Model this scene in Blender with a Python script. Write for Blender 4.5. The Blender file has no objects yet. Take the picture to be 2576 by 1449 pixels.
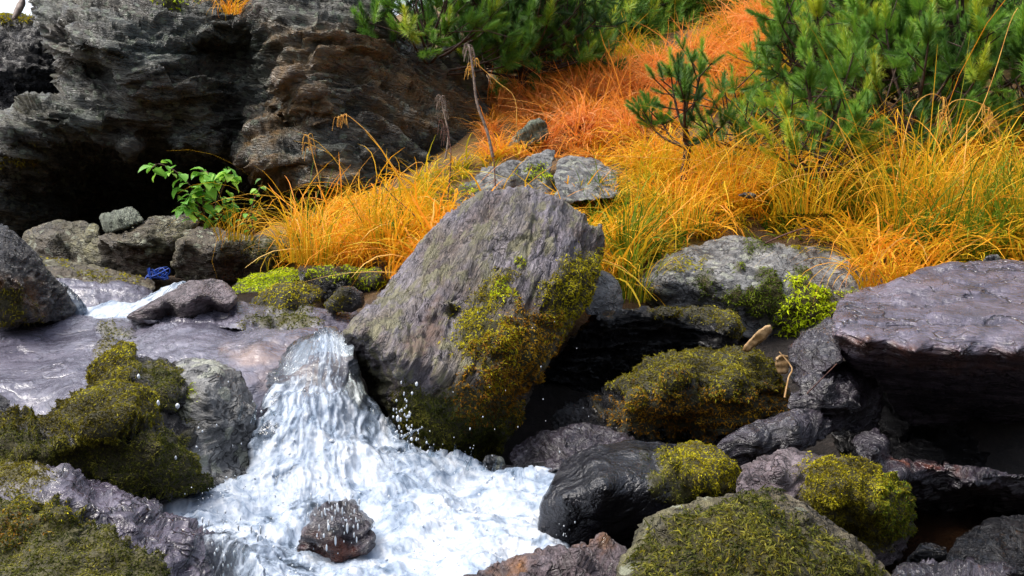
import bpy, math, random
import numpy as np
from mathutils import Vector, Matrix, Euler
from mathutils.geometry import delaunay_2d_cdt

random.seed(7)
rng = np.random.default_rng(7)
S = bpy.context.scene
COL = S.collection

# ------------------------------------------------------------------ camera
HFOV = 58.0
PITCH = math.radians(7.0)
CAM = np.array([0.0, 0.0, 1.0])
cd = bpy.data.cameras.new("camera")
cam = bpy.data.objects.new("camera", cd)
COL.objects.link(cam)
cam.location = CAM
cam.rotation_euler = (math.radians(90) - PITCH, 0, 0)
cd.sensor_width = 36.0
cd.lens = 18.0 / math.tan(math.radians(HFOV / 2))
cd.clip_start = 0.05
cd.clip_end = 1500
S.camera = cam

# ------------------------------------------------------------------ light
SUN_EL, SUN_AZ = math.radians(60), math.radians(-85)   # azimuth from +Y towards +X
w = bpy.data.worlds.new("World")
S.world = w
w.use_nodes = True
wn = w.node_tree.nodes
wl = w.node_tree.links
bg = wn["Background"]
sky = wn.new("ShaderNodeTexSky")
sky.sky_type = 'NISHITA'
sky.sun_disc = False
sky.sun_elevation = SUN_EL
sky.sun_rotation = SUN_AZ
sky.air_density = 1.0
sky.dust_density = 4.0
sky.ozone_density = 1.0
hs = wn.new("ShaderNodeHueSaturation")
hs.inputs['Saturation'].default_value = 0.55
wl.new(sky.outputs[0], hs.inputs['Color'])
wl.new(hs.outputs[0], bg.inputs['Color'])
bg.inputs['Strength'].default_value = 0.15
sl = bpy.data.lights.new("sun", 'SUN')
sl.energy = 1.5
sl.angle = math.radians(25)
sl.color = (1.0, 0.95, 0.88)
so = bpy.data.objects.new("sun", sl)
COL.objects.link(so)
sdir = Vector((math.sin(SUN_AZ) * math.cos(SUN_EL), math.cos(SUN_AZ) * math.cos(SUN_EL), math.sin(SUN_EL)))
so.rotation_euler = sdir.to_track_quat('Z', 'Y').to_euler()
S.view_settings.view_transform = 'Standard'
S.view_settings.look = 'None'
S.view_settings.gamma = 1
S.view_settings.use_curve_mapping = False
S.view_settings.exposure = 1.12
try:
    S.cycles.max_bounces = 6
    S.cycles.transparent_max_bounces = 8
except Exception:
    pass

# ------------------------------------------------------------------ helpers
FPX = 1288.0 / math.tan(math.radians(HFOV / 2))
RIGHT = np.array([1.0, 0, 0])
UPV = np.array([0, math.sin(PITCH), math.cos(PITCH)])
FWD = np.array([0, math.cos(PITCH), -math.sin(PITCH)])


def P(u, v, d):
    """a point seen at (u, v) of a 2576 x 1449 view, d metres in front of the lens"""
    u = np.asarray(u, float); v = np.asarray(v, float); d = np.asarray(d, float)
    x = (u - 1288.0) / FPX * d
    y = (724.5 - v) / FPX * d
    return CAM + x[..., None] * RIGHT + y[..., None] * UPV + d[..., None] * FWD


def proj(p):
    q = p - CAM
    d = q @ FWD
    return 1288 + (q @ RIGHT) / d * FPX, 724.5 - (q @ UPV) / d * FPX, d


def _h(ix, iy, iz, s):
    h = (ix.astype(np.int64) * 374761393 + iy.astype(np.int64) * 668265263 + iz.astype(np.int64) * 2147483647 + s * 1274126177) & 0xFFFFFFFF
    h = ((h ^ (h >> 13)) * 1274126177) & 0xFFFFFFFF
    h = ((h ^ (h >> 16)) * 2246822519) & 0xFFFFFFFF
    h = h ^ (h >> 15)
    return (h & 0xFFFFFF) / float(0x1000000)


def noise(p, s=0):
    i = np.floor(p).astype(np.int64)
    f = p - i
    u = f * f * f * (f * (f * 6 - 15) + 10)
    r = 0
    for dx in (0, 1):
        for dy in (0, 1):
            for dz in (0, 1):
                h = _h(i[:, 0] + dx, i[:, 1] + dy, i[:, 2] + dz, s)
                a = h * 6.28318 * 7
                zc = np.mod(h * 97.0, 1.0) * 2 - 1
                rr = np.sqrt(np.maximum(0, 1 - zc * zc))
                g = (np.cos(a) * rr * (f[:, 0] - dx) + np.sin(a) * rr * (f[:, 1] - dy) + zc * (f[:, 2] - dz))
                wx = u[:, 0] if dx else 1 - u[:, 0]
                wy = u[:, 1] if dy else 1 - u[:, 1]
                wz = u[:, 2] if dz else 1 - u[:, 2]
                r = r + g * wx * wy * wz
    return r * 1.6


def fbm(p, o=4, s=0, g=0.5):
    a, t, q = 1.0, 0, p.copy()
    for k in range(o):
        t = t + a * noise(q, s + k * 17)
        q = q[:, [1, 2, 0]] * 2.03 + 3.7
        a *= g
    return t


def unit(v):
    v = np.asarray(v, float)
    return v / np.maximum(1e-9, np.linalg.norm(v, axis=-1, keepdims=True))


def strata(p, n, th, lat, s, warp=0.8, sharp=0.80):
    """broken slate layers: each layer steps in or out, and breaks off sideways"""
    n = unit(n)
    a = np.array([0, 0, 1.0]) if abs(n[2]) < 0.8 else np.array([1.0, 0, 0])
    t1 = unit(np.cross(n, a)); t2 = np.cross(n, t1)
    L = p @ n / th + warp * fbm(p / (lat * 1.3), 3, s + 5)
    i = np.floor(L); f = L - i
    sm = np.clip((f - sharp) / (1 - sharp), 0, 1); sm = sm * sm * (3 - 2 * sm)
    la = p @ t1 / lat + 0.5 * noise(p / lat * 2.1, s + 9); lb = p @ t2 / lat + 0.5 * noise(p / lat * 2.1, s + 11)

    def val(k):
        j1 = _h(k, k * 0, k * 0, s + 1); j2 = _h(k, k * 0 + 1, k * 0, s + 2)
        x = la + j1; y = lb + j2
        return (_h(k, np.floor(x), np.floor(y), s) * 2 - 1)
    return val(i) * (1 - sm) + val(i + 1) * sm


def inside(poly, pts):
    poly = np.asarray(poly, float)
    x, y = pts[:, 0], pts[:, 1]
    r = np.zeros(len(pts), bool)
    j = len(poly) - 1
    for i in range(len(poly)):
        xi, yi = poly[i]; xj, yj = poly[j]
        if yi != yj:
            r ^= ((yi > y) != (yj > y)) & (x < (xj - xi) * (y - yi) / (yj - yi) + xi)
        j = i
    return r


def edist(poly, pts):
    poly = np.asarray(poly, float)
    best = np.full(len(pts), 1e9)
    for i in range(len(poly)):
        a = poly[i]; b = poly[(i + 1) % len(poly)]
        ab = b - a
        L = max(1e-9, ab @ ab)
        t = np.clip(((pts - a) @ ab) / L, 0, 1)
        dd = pts - a - t[:, None] * ab
        best = np.minimum(best, np.einsum('ij,ij->i', dd, dd))
    return np.sqrt(best)


def rbf(ctrl, pts):
    """smooth-ish surface through (x, y, value) points"""
    c = np.asarray(ctrl, float)
    if len(c) == 0:
        return np.zeros(len(pts))
    if len(c) < 3:
        return np.full(len(pts), c[:, 2].mean())
    X = c[:, :2]
    sc = max(1e-9, np.ptp(X, axis=0).max())
    X = X / sc
    n = len(c)
    A = np.zeros((n + 3, n + 3))
    A[:n, :n] = np.linalg.norm(X[:, None] - X[None], axis=2) + 1e-6 * np.eye(n)
    A[:n, n] = 1; A[:n, n + 1:] = X
    A[n, :n] = 1; A[n + 1:, :n] = X.T
    sol = np.linalg.lstsq(A, np.concatenate([c[:, 2], np.zeros(3)]), rcond=None)[0]
    Q = pts / sc
    D = np.linalg.norm(Q[:, None] - X[None], axis=2)
    return D @ sol[:n] + sol[n] + Q @ sol[n + 1:]


def resample(poly, step, jit, s):
    poly = np.asarray(poly, float)
    # one corner-cutting pass keeps corners but takes the ruler edge off
    q = []
    for i in range(len(poly)):
        a, b = poly[i], poly[(i + 1) % len(poly)]
        q += [a * 0.85 + b * 0.15, a * 0.15 + b * 0.85]
    q = np.array(q)
    seg = np.linalg.norm(np.roll(q, -1, 0) - q, axis=1)
    cum = np.concatenate([[0], np.cumsum(seg)])
    n = max(8, int(cum[-1] / step))
    t = np.linspace(0, cum[-1], n, endpoint=False)
    qq = np.vstack([q, q[:1]])
    out = np.stack([np.interp(t, cum, qq[:, 0]), np.interp(t, cum, qq[:, 1])], 1)
    tan = np.roll(out, -1, 0) - np.roll(out, 1, 0)
    nor = unit(np.stack([tan[:, 1], -tan[:, 0]], 1))
    p3 = np.stack([out[:, 0] / 45.0, out[:, 1] / 45.0, np.zeros(n) + s], 1)
    return out + nor * (fbm(p3, 3, s)[:, None] * jit)


def make_mesh(name, V, F, mat, smooth=True, attrs=None):
    """V (n,3); F list of index arrays (k, m) all of equal row length"""
    me = bpy.data.meshes.new(name)
    if not isinstance(F, (list, tuple)):
        F = [F]
    F = [f for f in F if len(f)]
    me.vertices.add(len(V))
    me.vertices.foreach_set("co", np.asarray(V, np.float32).ravel())
    idx = np.concatenate([f.ravel() for f in F]).astype(np.int32)
    sizes = np.concatenate([np.full(len(f), f.shape[1], np.int32) for f in F])
    start = np.concatenate([[0], np.cumsum(sizes)[:-1]]).astype(np.int32)
    me.loops.add(len(idx))
    me.loops.foreach_set("vertex_index", idx)
    me.polygons.add(len(sizes))
    me.polygons.foreach_set("loop_start", start)
    me.polygons.foreach_set("loop_total", sizes)
    me.polygons.foreach_set("use_smooth", np.full(len(sizes), smooth, bool))
    me.update(calc_edges=True)
    me.validate()
    for k, a in (attrs or {}).items():
        at = me.attributes.new(k, 'FLOAT', 'POINT')
        at.data.foreach_set("value", np.asarray(a, np.float32))
    if mat:
        me.materials.append(mat)
    return me


def link(name, me, loc=(0, 0, 0), parent=None):
    o = bpy.data.objects.new(name, me)
    COL.objects.link(o)
    o.location = loc
    if parent:
        o.parent = parent
    return o


def tag(o, label=None, cat=None, group=None, kind=None):
    if label: o['label'] = label
    if cat: o['category'] = cat
    if group: o['group'] = group
    if kind: o['kind'] = kind
    return o


def vnormals(V, T):
    n = np.zeros_like(V)
    fn = np.cross(V[T[:, 1]] - V[T[:, 0]], V[T[:, 2]] - V[T[:, 0]])
    for k in range(3):
        np.add.at(n, T[:, k], fn)
    return unit(n)


# ------------------------------------------------------------------ materials
class NT:
    def __init__(s, name):
        s.m = bpy.data.materials.new(name)
        s.m.use_nodes = True
        s.t = s.m.node_tree
        s.bsdf = s.t.nodes["Principled BSDF"]

    def n(s, typ, **kw):
        nd = s.t.nodes.new("ShaderNode" + typ)
        for k, v in kw.items():
            if k in nd.inputs:
                s.set(nd.inputs[k], v)
            else:
                setattr(nd, k, v)
        return nd

    def set(s, inp, v):
        if isinstance(v, bpy.types.NodeSocket):
            s.t.links.new(v, inp)
        else:
            if hasattr(v, '__len__') and len(v) == 3 and inp.type == 'RGBA':
                v = (*v, 1)
            inp.default_value = v

    def ramp(s, fac, stops):
        r = s.n("ValToRGB")
        s.set(r.inputs[0], fac)
        e = r.color_ramp.elements
        while len(e) < len(stops):
            e.new(0.5)
        for k, (p, c) in enumerate(stops):
            e[k].position = p
            e[k].color = (*c, 1) if len(c) == 3 else c
        return r.outputs[0]

    def mix(s, fac, a, b, blend='MIX'):
        m = s.n("Mix", data_type='RGBA', blend_type=blend)
        s.set(m.inputs[0], fac); s.set(m.inputs[6], a); s.set(m.inputs[7], b)
        return m.outputs[2]

    def math(s, op, a, b=0.0, c=0.0, clamp=False):
        m = s.n("Math", operation=op)
        m.use_clamp = clamp
        s.set(m.inputs[0], a); s.set(m.inputs[1], b); s.set(m.inputs[2], c)
        return m.outputs[0]

    def rng(s, v, a, b, c=0.0, d=1.0):
        m = s.n("MapRange")
        s.set(m.inputs[0], v)
        for k, x in zip((1, 2, 3, 4), (a, b, c, d)):
            m.inputs[k].default_value = x
        return m.outputs[0]

    def attr(s, name):
        return s.n("Attribute", attribute_name=name).outputs['Fac']

    def noise(s, vec, scale, detail=5, rough=0.55, dist=0.0):
        n = s.n("TexNoise", Scale=scale, Detail=detail, Roughness=rough, Distortion=dist)
        s.set(n.inputs['Vector'], vec)
        return n.outputs['Fac']

    def out(s, base=None, rough=None, **kw):
        if base is not None: s.set(s.bsdf.inputs['Base Color'], base)
        if rough is not None: s.set(s.bsdf.inputs['Roughness'], rough)
        for k, v in kw.items():
            s.set(s.bsdf.inputs[k.replace('_', ' ')], v)
        return s.m


def rock_mat(name, dark, mid, light, bed=(0, 0, 1), k=1.0, stretch=9.0, rough=(0.3, 0.6), lichen=None, lamt=0.5,
             stain=(0.16, 0.07, 0.02), bump=1.0, moss=(0.035, 0.03, 0.004), spec=0.5, lsize=1.0, speck=0.35, crack=1.0, tones=()):
    """layered slate: stretched grain across the bedding, mottled minerals, lichen, moss and rust where the mesh says so"""
    t = NT(name)
    co = t.n("TexCoord").outputs['Object']
    q = Vector(bed).normalized().rotation_difference(Vector((0, 0, 1))).to_euler()
    m1 = t.n("Mapping"); t.set(m1.inputs[0], co); m1.inputs['Rotation'].default_value = q
    wv = t.n("TexNoise", Scale=6.0 * k, Detail=3.0); t.set(wv.inputs[0], m1.outputs[0])
    wm = t.n("VectorMath", operation='MULTIPLY_ADD')
    t.set(wm.inputs[0], wv.outputs['Color']); wm.inputs[1].default_value = (0.05 / k,) * 3; t.set(wm.inputs[2], m1.outputs[0])
    m2 = t.n("Mapping"); t.set(m2.inputs[0], wm.outputs[0]); m2.inputs['Scale'].default_value = (1, 1, stretch)
    grain = t.noise(m2.outputs[0], 11 * k, 7, 0.62)
    fine = t.noise(m2.outputs[0], 38 * k, 5, 0.65)
    blot = t.noise(co, 5.5 * k, 5, 0.6, 0.4)
    spk = t.noise(co, 70 * k, 4, 0.7)
    f = t.math('ADD', t.math('MULTIPLY', blot, 0.55), t.math('MULTIPLY', grain, 0.45))
    base = t.ramp(f, [(0.36, dark), (0.5, mid), (0.64, light)])
    base = t.mix(t.rng(fine, 0.34, 0.58, 0.75, 0.0), base, dark)
    base = t.mix(t.rng(grain, 0.30, 0.46, 0.6, 0.0), base, dark)
    base = t.mix(t.rng(spk, 0.55, 0.75, 0.0, speck), base, light)
    for i, (tc, ta) in enumerate(tones):
        mt = t.n("Mapping"); t.set(mt.inputs[0], wm.outputs[0]); mt.inputs['Scale'].default_value = (1, 1, 1 + stretch * 0.15); mt.inputs['Location'].default_value = (3.7 * i + 1, 1.3, 5.1 * i)
        base = t.mix(t.rng(t.noise(mt.outputs[0], 2.6 * k, 6, 0.62), 0.47, 0.60, 0.0, ta), base, t.mix(t.rng(fine, .34, .6), tuple(c * .35 for c in tc), tc))
    # cracks along the bedding, darkened in the colour and sunk by the bump
    m4 = t.n("Mapping"); t.set(m4.inputs[0], wm.outputs[0]); m4.inputs['Scale'].default_value = (1, 1, max(2.0, stretch * 0.45))
    c1 = t.math('ABSOLUTE', t.math('SUBTRACT', t.noise(m4.outputs[0], 5.5 * k, 4, 0.6, 0.3), 0.5))
    c2 = t.math('ABSOLUTE', t.math('SUBTRACT', t.noise(m4.outputs[0], 15 * k, 3, 0.6, 0.3), 0.5))
    brk = t.rng(t.noise(co, 4.0 * k, 3), 0.40, 0.56)
    ck = t.math('MULTIPLY', t.math('MAXIMUM', t.rng(c1, 0.0, 0.016, 1, 0), t.math('MULTIPLY', t.rng(c2, 0.0, 0.022, 1, 0), brk)), crack)
    base = t.mix(t.math('MULTIPLY', ck, 0.8), base, tuple(c * 0.45 for c in dark))
    if lichen:
        lv = t.n("TexVoronoi", Scale=26 * k / lsize); t.set(lv.inputs['Vector'], wm.outputs[0])
        m3 = t.n("Mapping"); t.set(m3.inputs[0], wm.outputs[0]); m3.inputs['Scale'].default_value = (1, 1, 1 + stretch * 0.3)
        ln = t.noise(m3.outputs[0], 6 * k, 6, 0.7)
        a = t.math('ADD', t.rng(lv.outputs['Distance'], 0.1, 0.5, 0.5 if lsize < 2 else 0.12, 0.0), ln)
        if lsize >= 2: a = t.math('ADD', a, 0.26)
        lf = t.rng(a, 0.98 - lamt * 0.5, 1.06 - lamt * 0.5, 0, 0.85)
        base = t.mix(lf, base, lichen)
    st = t.attr('stain')
    sn = t.math('MULTIPLY', st, t.rng(t.noise(co, 22 * k, 5), 0.35, 0.6))
    base = t.mix(sn, base, stain)
    ms = t.attr('moss')
    base = t.mix(ms, base, t.mix(t.rng(spk, .4, .6), moss, tuple(c * 1.8 for c in moss)))
    rg = t.rng(t.noise(co, 14 * k, 4), 0.35, 0.65, rough[0], rough[1])
    rg = t.math('MAXIMUM', rg, t.math('MULTIPLY', ms, 0.9))
    hgt = t.math('ADD', t.math('MULTIPLY', grain, 1.0), t.math('MULTIPLY', fine, 0.35))
    hgt = t.math('ADD', hgt, t.math('MULTIPLY', spk, 0.12))
    hgt = t.math('SUBTRACT', hgt, t.math('MULTIPLY', ck, 0.30))
    b = t.n("Bump", Strength=0.9, Distance=0.05 * bump / k)
    t.set(b.inputs['Height'], hgt)
    return t.out(base, rg, Normal=b.outputs[0], Specular_IOR_Level=spec)


def tint_mat(name, stops, rough=0.55, trans=0.0, spec=0.15, attr='tint'):
    t = NT(name)
    c = t.ramp(t.attr(attr), stops)
    t.out(c, rough, Specular_IOR_Level=spec)
    if trans:
        tr = t.n("BsdfTranslucent"); t.set(tr.inputs[0], c)
        mx = t.n("MixShader", Fac=trans)
        o = t.t.nodes["Material Output"]
        t.t.links.new(t.bsdf.outputs[0], mx.inputs[1]); t.t.links.new(tr.outputs[0], mx.inputs[2])
        t.t.links.new(mx.outputs[0], o.inputs[0])
    return t.m


def plain_mat(name, a, b, scale=20, rough=0.7, bump=0.004, spec=0.3):
    t = NT(name)
    co = t.n("TexCoord").outputs['Object']
    n = t.noise(co, scale, 6, 0.6)
    bp = t.n("Bump", Strength=0.8, Distance=bump); t.set(bp.inputs['Height'], n)
    return t.out(t.ramp(n, [(0.38, a), (0.62, b)]), rough, Normal=bp.outputs[0], Specular_IOR_Level=spec)


LIL = dict(dark=(0.045, 0.038, 0.045), mid=(0.155, 0.135, 0.150), light=(0.29, 0.265, 0.29))
BED_C = (0.80, 0.15, -0.50)
M_BOULDER = rock_mat('boulder slate', (0.045, 0.035, 0.04), (0.20, 0.175, 0.19), (0.42, 0.385, 0.41), BED_C, 1.0, 7, (0.35, 0.6),
                     (0.24, 0.225, 0.12), 0.40, stain=(0.20, 0.13, 0.10), bump=1.3, lsize=2.5, tones=[((0.30, 0.245, 0.14), .75), ((0.20, 0.13, 0.10), .6), ((0.33, 0.30, 0.36), .7)])
M_CLIFF = rock_mat('cliff slate', (0.014, 0.015, 0.015), (0.145, 0.15, 0.125), (0.40, 0.405, 0.34), (0.18, 0.0, 0.98), 0.5, 8, (0.22, 0.55),
                   (0.22, 0.255, 0.185), 0.52, stain=(0.24, 0.15, 0.065), bump=1.6, tones=[((0.22, 0.20, 0.12), .7), ((0.17, 0.21, 0.19), .6), ((0.15, 0.10, 0.07), .5)])
M_SLAB = rock_mat('purple slab slate', (0.036, 0.029, 0.042), (0.118, 0.100, 0.134), (0.175, 0.152, 0.196), (0.03, -0.12, 1), 0.5, 6, (0.12, 0.32), None, stain=(0.10, 0.045, 0.035), bump=0.24, spec=0.8, speck=0.04, crack=1.0)
M_WETSLAB = rock_mat('washed slab slate', (0.055, 0.052, 0.075), (0.155, 0.145, 0.185), (0.25, 0.235, 0.29), (0.05, -0.15, 1), 0.38, 8, (0.06, 0.22), None, stain=(0.27, 0.20, 0.18), bump=0.14, spec=0.9, speck=0.03, crack=.30)
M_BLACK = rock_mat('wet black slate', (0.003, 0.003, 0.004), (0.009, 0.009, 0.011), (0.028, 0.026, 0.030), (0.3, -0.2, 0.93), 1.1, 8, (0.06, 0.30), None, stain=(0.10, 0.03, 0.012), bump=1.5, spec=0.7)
M_GLOSS = rock_mat('polished black slate', (0.004, 0.004, 0.006), (0.011, 0.011, 0.015), (0.035, 0.033, 0.042), (-0.5, 0.1, 0.85), 0.6, 1.0, (0.05, 0.20), None, bump=0.45, spec=0.5, speck=.1, crack=.15)
M_DARK = rock_mat('dark damp slate', (0.008, 0.007, 0.008), (0.034, 0.031, 0.035), (0.10, 0.093, 0.10), (0.5, 0, 0.85), 1.1, 7, (0.14, 0.42), None, bump=1.4, spec=0.6)
M_WETDARK = rock_mat('wet purple slate', (0.010, 0.008, 0.011), (0.044, 0.036, 0.047), (0.115, 0.098, 0.122), (-0.3, -0.25, 0.9), 0.55, 6, (0.06, 0.24), None, stain=(0.12, 0.03, 0.012), bump=0.42, spec=0.7, speck=.1, crack=.3)
M_GREY = rock_mat('grey lichen rock', (0.05, 0.05, 0.052), (0.20, 0.20, 0.195), (0.35, 0.345, 0.325), (0.2, -0.2, 0.95), 0.9, 3, (0.4, 0.65), (0.30, 0.31, 0.25), 0.55, bump=0.8, lsize=1.6)
M_OLIVE = rock_mat('olive bank rock', (0.028, 0.022, 0.012), (0.125, 0.112, 0.062), (0.29, 0.285, 0.19), (0.2, -0.1, 0.97), 0.7, 4, (0.4, 0.65), (0.30, 0.31, 0.22), 0.4, stain=(0.06, 0.03, 0.015), bump=1.1, lsize=1.4, tones=[((0.24, 0.22, 0.09), .7), ((0.12, 0.08, 0.05), .6)])
M_PINK = rock_mat('pink brown rock', (0.045, 0.03, 0.034), (0.15, 0.115, 0.125), (0.28, 0.225, 0.24), (-0.3, -0.2, 0.93), 1.1, 5, (0.25, 0.5), None, stain=(0.26, 0.115, 0.035), bump=1.1, spec=0.6)
M_PALE = rock_mat('pale green block', (0.05, 0.056, 0.036), (0.20, 0.23, 0.16), (0.42, 0.45, 0.34), (0.93, 0, 0.35), 0.8, 9, (0.5, 0.7), None, bump=0.8)

MOSS_OLIVE = tint_mat('olive moss', [(0, (0.030, 0.027, 0.004)), (0.35, (0.115, 0.092, 0.007)), (0.7, (0.23, 0.20, 0.011)), (1, (0.42, 0.38, 0.03))], 0.75, 0.25)
MOSS_DARK = tint_mat('dark green moss', [(0, (0.022, 0.032, 0.005)), (0.5, (0.095, 0.102, 0.013)), (1, (0.29, 0.26, 0.04))], 0.75, 0.25)
MOSS_LIME = tint_mat('lime moss', [(0, (0.22, 0.30, 0.004)), (0.5, (0.50, 0.62, 0.008)), (1, (0.74, 0.80, 0.03))], 0.7, 0.3)
MOSS_RUST = tint_mat('rusty moss', [(0, (0.08, 0.03, 0.004)), (0.5, (0.32, 0.14, 0.008)), (1, (0.55, 0.34, 0.02))], 0.75, 0.25)
MOSS_GOLD = tint_mat('golden moss', [(0, (0.15, 0.11, 0.004)), (0.5, (0.40, 0.34, 0.008)), (1, (0.62, 0.56, 0.02))], 0.75, 0.25)
MOSS_GREEN = tint_mat('green cushion moss', [(0, (0.025, 0.045, 0.004)), (0.5, (0.11, 0.16, 0.010)), (1, (0.28, 0.34, 0.02))], 0.75, 0.25)
MOSSES = dict(green=MOSS_GREEN, olive=MOSS_OLIVE, dark=MOSS_DARK, lime=MOSS_LIME, rust=MOSS_RUST, gold=MOSS_GOLD)


# ------------------------------------------------------------------ moss fronds
def fronds(V, T, wt, dens, L, W, rs, up=0.55, down=0.55):
    """small curved fronds rooted on the faces of a rock where wt > 0"""
    a = np.linalg.norm(np.cross(V[T[:, 1]] - V[T[:, 0]], V[T[:, 2]] - V[T[:, 0]]), axis=1) * 0.5
    fw = wt[T].mean(1)
    fw = np.where(fw > 0.12, fw, 0)
    cen = V[T].mean(1)
    fw = fw * np.clip(0.75 + 0.9 * fbm(cen / (L * 3.0), 3, 14), 0.12, 1)
    pr = a * fw
    tot = pr.sum()
    if tot <= 0:
        return None
    n = int(min(40000, max(12, dens * tot / (L * W))))
    f = rs.choice(len(T), n, p=pr / tot)
    b = rs.random((n, 2)); sw = b.sum(1) > 1; b[sw] = 1 - b[sw]
    t = T[f]
    p = V[t[:, 0]] + b[:, :1] * (V[t[:, 1]] - V[t[:, 0]]) + b[:, 1:] * (V[t[:, 2]] - V[t[:, 0]])
    nn = unit(np.cross(V[t[:, 1]] - V[t[:, 0]], V[t[:, 2]] - V[t[:, 0]]))
    r = rs.normal(size=(n, 3))
    r = unit(r - (r * nn).sum(1, keepdims=True) * nn)
    d0 = unit(nn * up + r * 0.8)
    d1 = unit(d0 + np.array([0, 0, -down]) + 0.4 * rs.normal(size=(n, 3)))
    ln = (L * rs.uniform(0.5, 1.35, n))[:, None]
    sd = unit(np.cross(d0, rs.normal(size=(n, 3)))) * (W * rs.uniform(0.6, 1.3, n))[:, None] * 0.5
    p = p - nn * L * 0.12
    mid = p + d0 * ln * 0.55
    tip = mid + d1 * ln * 0.55
    VV = np.stack([p - sd * .7, p + sd * .7, mid + sd, mid - sd, tip], 1).reshape(-1, 3)
    i = np.arange(n)[:, None] * 5
    Q = np.concatenate([i, i + 1, i + 2, i + 3], 1)
    TT = np.concatenate([i + 3, i + 2, i + 4], 1)
    clump = fbm(p / (L * 3.0), 2, 3) * 0.3 + fbm(p / (L * 11.0), 2, 33) * 0.4
    tint = np.clip(0.48 + clump + rs.normal(0, 0.17, n), 0, 1)
    return VV, Q, TT, np.repeat(tint, 5)


# ------------------------------------------------------------------ rocks
def rock(name, label, cat, outline, d, ctrl=(), mat=None, step=6, edge=30, bulge=None, thick=None, jit=4, bed=(0, 0, 1),
         big=0.012, bigf=4.0, lay=0.012, th=0.02, lat=0.10, fine=0.003, finef=30.0, moss=(), stain=(), group=None, seed=0, kind=None,
         warp=0.8, bedfun=None, aniso=3.5, groove=0.006, gfreq=5.0):
    seed = seed or (abs(hash(label)) * 0 + sum(ord(c) * (k + 3) for k, c in enumerate(label))) % 9973
    rs = np.random.default_rng(seed)
    pxm = d / FPX
    ol = resample(outline, step, jit, seed % 97)
    lo, hi = ol.min(0), ol.max(0)
    gx, gy = np.meshgrid(np.arange(lo[0], hi[0], step), np.arange(lo[1], hi[1], step * 0.87))
    gx = gx + (np.arange(gx.shape[0]) % 2)[:, None] * step * 0.5
    g = np.stack([gx.ravel(), gy.ravel()], 1) + rs.uniform(-.22, .22, (gx.size, 2)) * step
    g = g[inside(ol, g)]
    g = g[edist(ol, g) > step * 0.6]
    pts = [Vector((float(a), float(b))) for a, b in np.vstack([ol, g])]
    n0 = len(ol)
    edges = [(i, (i + 1) % n0) for i in range(n0)]
    ov, oe, of, _, _, _ = delaunay_2d_cdt(pts, edges, [], 1, 0.001)
    U = np.array([(v.x, v.y) for v in ov])
    T = np.array([f for f in of if len(f) == 3], int)
    dist = edist(ol, U)
    bd = dist < 0.05
    span = max(hi - lo)
    bulge = bulge if bulge is not None else edge * pxm * 0.9
    thick = thick if thick is not None else min(span, (hi - lo).min() * 1.6) * pxm * 0.5
    x = np.clip(dist / edge, 0, 1); pf = np.sqrt(1 - (1 - x) ** 2)
    xb = np.clip(dist / max(edge, 0.25 * (hi - lo).min()), 0, 1); pb = np.sqrt(1 - (1 - xb) ** 2)
    base = d + rbf(ctrl, U)
    df = base - bulge * pf
    db = np.maximum(base, np.median(base[bd])) + (thick) * pb
    db = np.where(bd, df, np.maximum(db, df + 0.3 * thick * pb))
    Vf = P(U[:, 0], U[:, 1], df)
    nb = np.where(~bd)[0]
    remap = np.arange(len(U)); remap[nb] = len(U) + np.arange(len(nb))
    V = np.vstack([Vf, P(U[nb, 0], U[nb, 1], db[nb])])
    # front faces should look at the lens
    tri = Vf[T]
    fn = np.cross(tri[:, 1] - tri[:, 0], tri[:, 2] - tri[:, 0])
    fl = np.einsum('ij,ij->i', fn, tri[:, 0] - CAM) > 0
    T[fl] = T[fl][:, ::-1]
    Tb = remap[T][:, ::-1]
    A = np.vstack([T, Tb])
    UV = np.vstack([U, U[nb]])
    front = np.concatenate([np.ones(len(U)), np.zeros(len(nb))])
    # masks
    mw = np.zeros(len(V)); kinds = {}
    nz = fbm(np.stack([UV[:, 0] / 28, UV[:, 1] / 28, np.full(len(V), seed % 31)], 1), 4, 5)
    for ms in moss:
        sdv = edist(ms['poly'], UV) * np.where(inside(ms['poly'], UV), 1, -1)
        m = np.clip((sdv + nz * ms.get('rag', 16) * 1.5) / ms.get('soft', 8 if (ms.get('col') == 'lime' or ms.get('h', 0) >= .025) else 18) * 0.5 + 0.45, 0, 1) * front
        kinds.setdefault(ms.get('col', 'olive'), []).append((m, ms))
        mw = np.maximum(mw, m)
    sw = np.zeros(len(V))
    for ss in stain:
        sdv = edist(ss, UV) * np.where(inside(ss, UV), 1, -1)
        sw = np.maximum(sw, np.clip((sdv + nz * 18) / 16 * 0.5 + 0.5, 0, 1) * front)
    N = vnormals(V, A)
    bn = unit(bed)
    Va = V if bedfun is None else bedfun(V)
    Va = (V if bedfun is None else Va) + (Va @ bn)[:, None] * bn * (aniso - 1)
    dsp = big * (0.6 * fbm(V * bigf, 3, seed) + 0.6 * fbm(Va * bigf * 0.6, 4, seed + 6)) + fine * fbm(Va * finef * 0.45, 4, seed + 2)
    gr = 1 - np.abs(fbm(Va * gfreq, 3, seed + 21)) * 2.2
    dsp = dsp - groove * np.clip(gr, 0, 1) ** 4 * (1 - mw)
    if lay:
        pv = V if bedfun is None else bedfun(V)
        s1 = strata(pv, bed, th, lat, seed, warp) * 0.65 + strata(pv, bed, th * 0.42, lat * 0.55, seed + 40, warp) * 0.35
        dsp = dsp + lay * s1 * (1 - 0.7 * mw)
    for kk, lst in kinds.items():
        for m, ms in lst:
            dsp = dsp + 0.55 * ms.get('h', 0.012) * m * (1 + 0.8 * fbm(V * (0.035 / max(ms.get('h', .012), .004)) * 14, 2, seed + 8))
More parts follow.
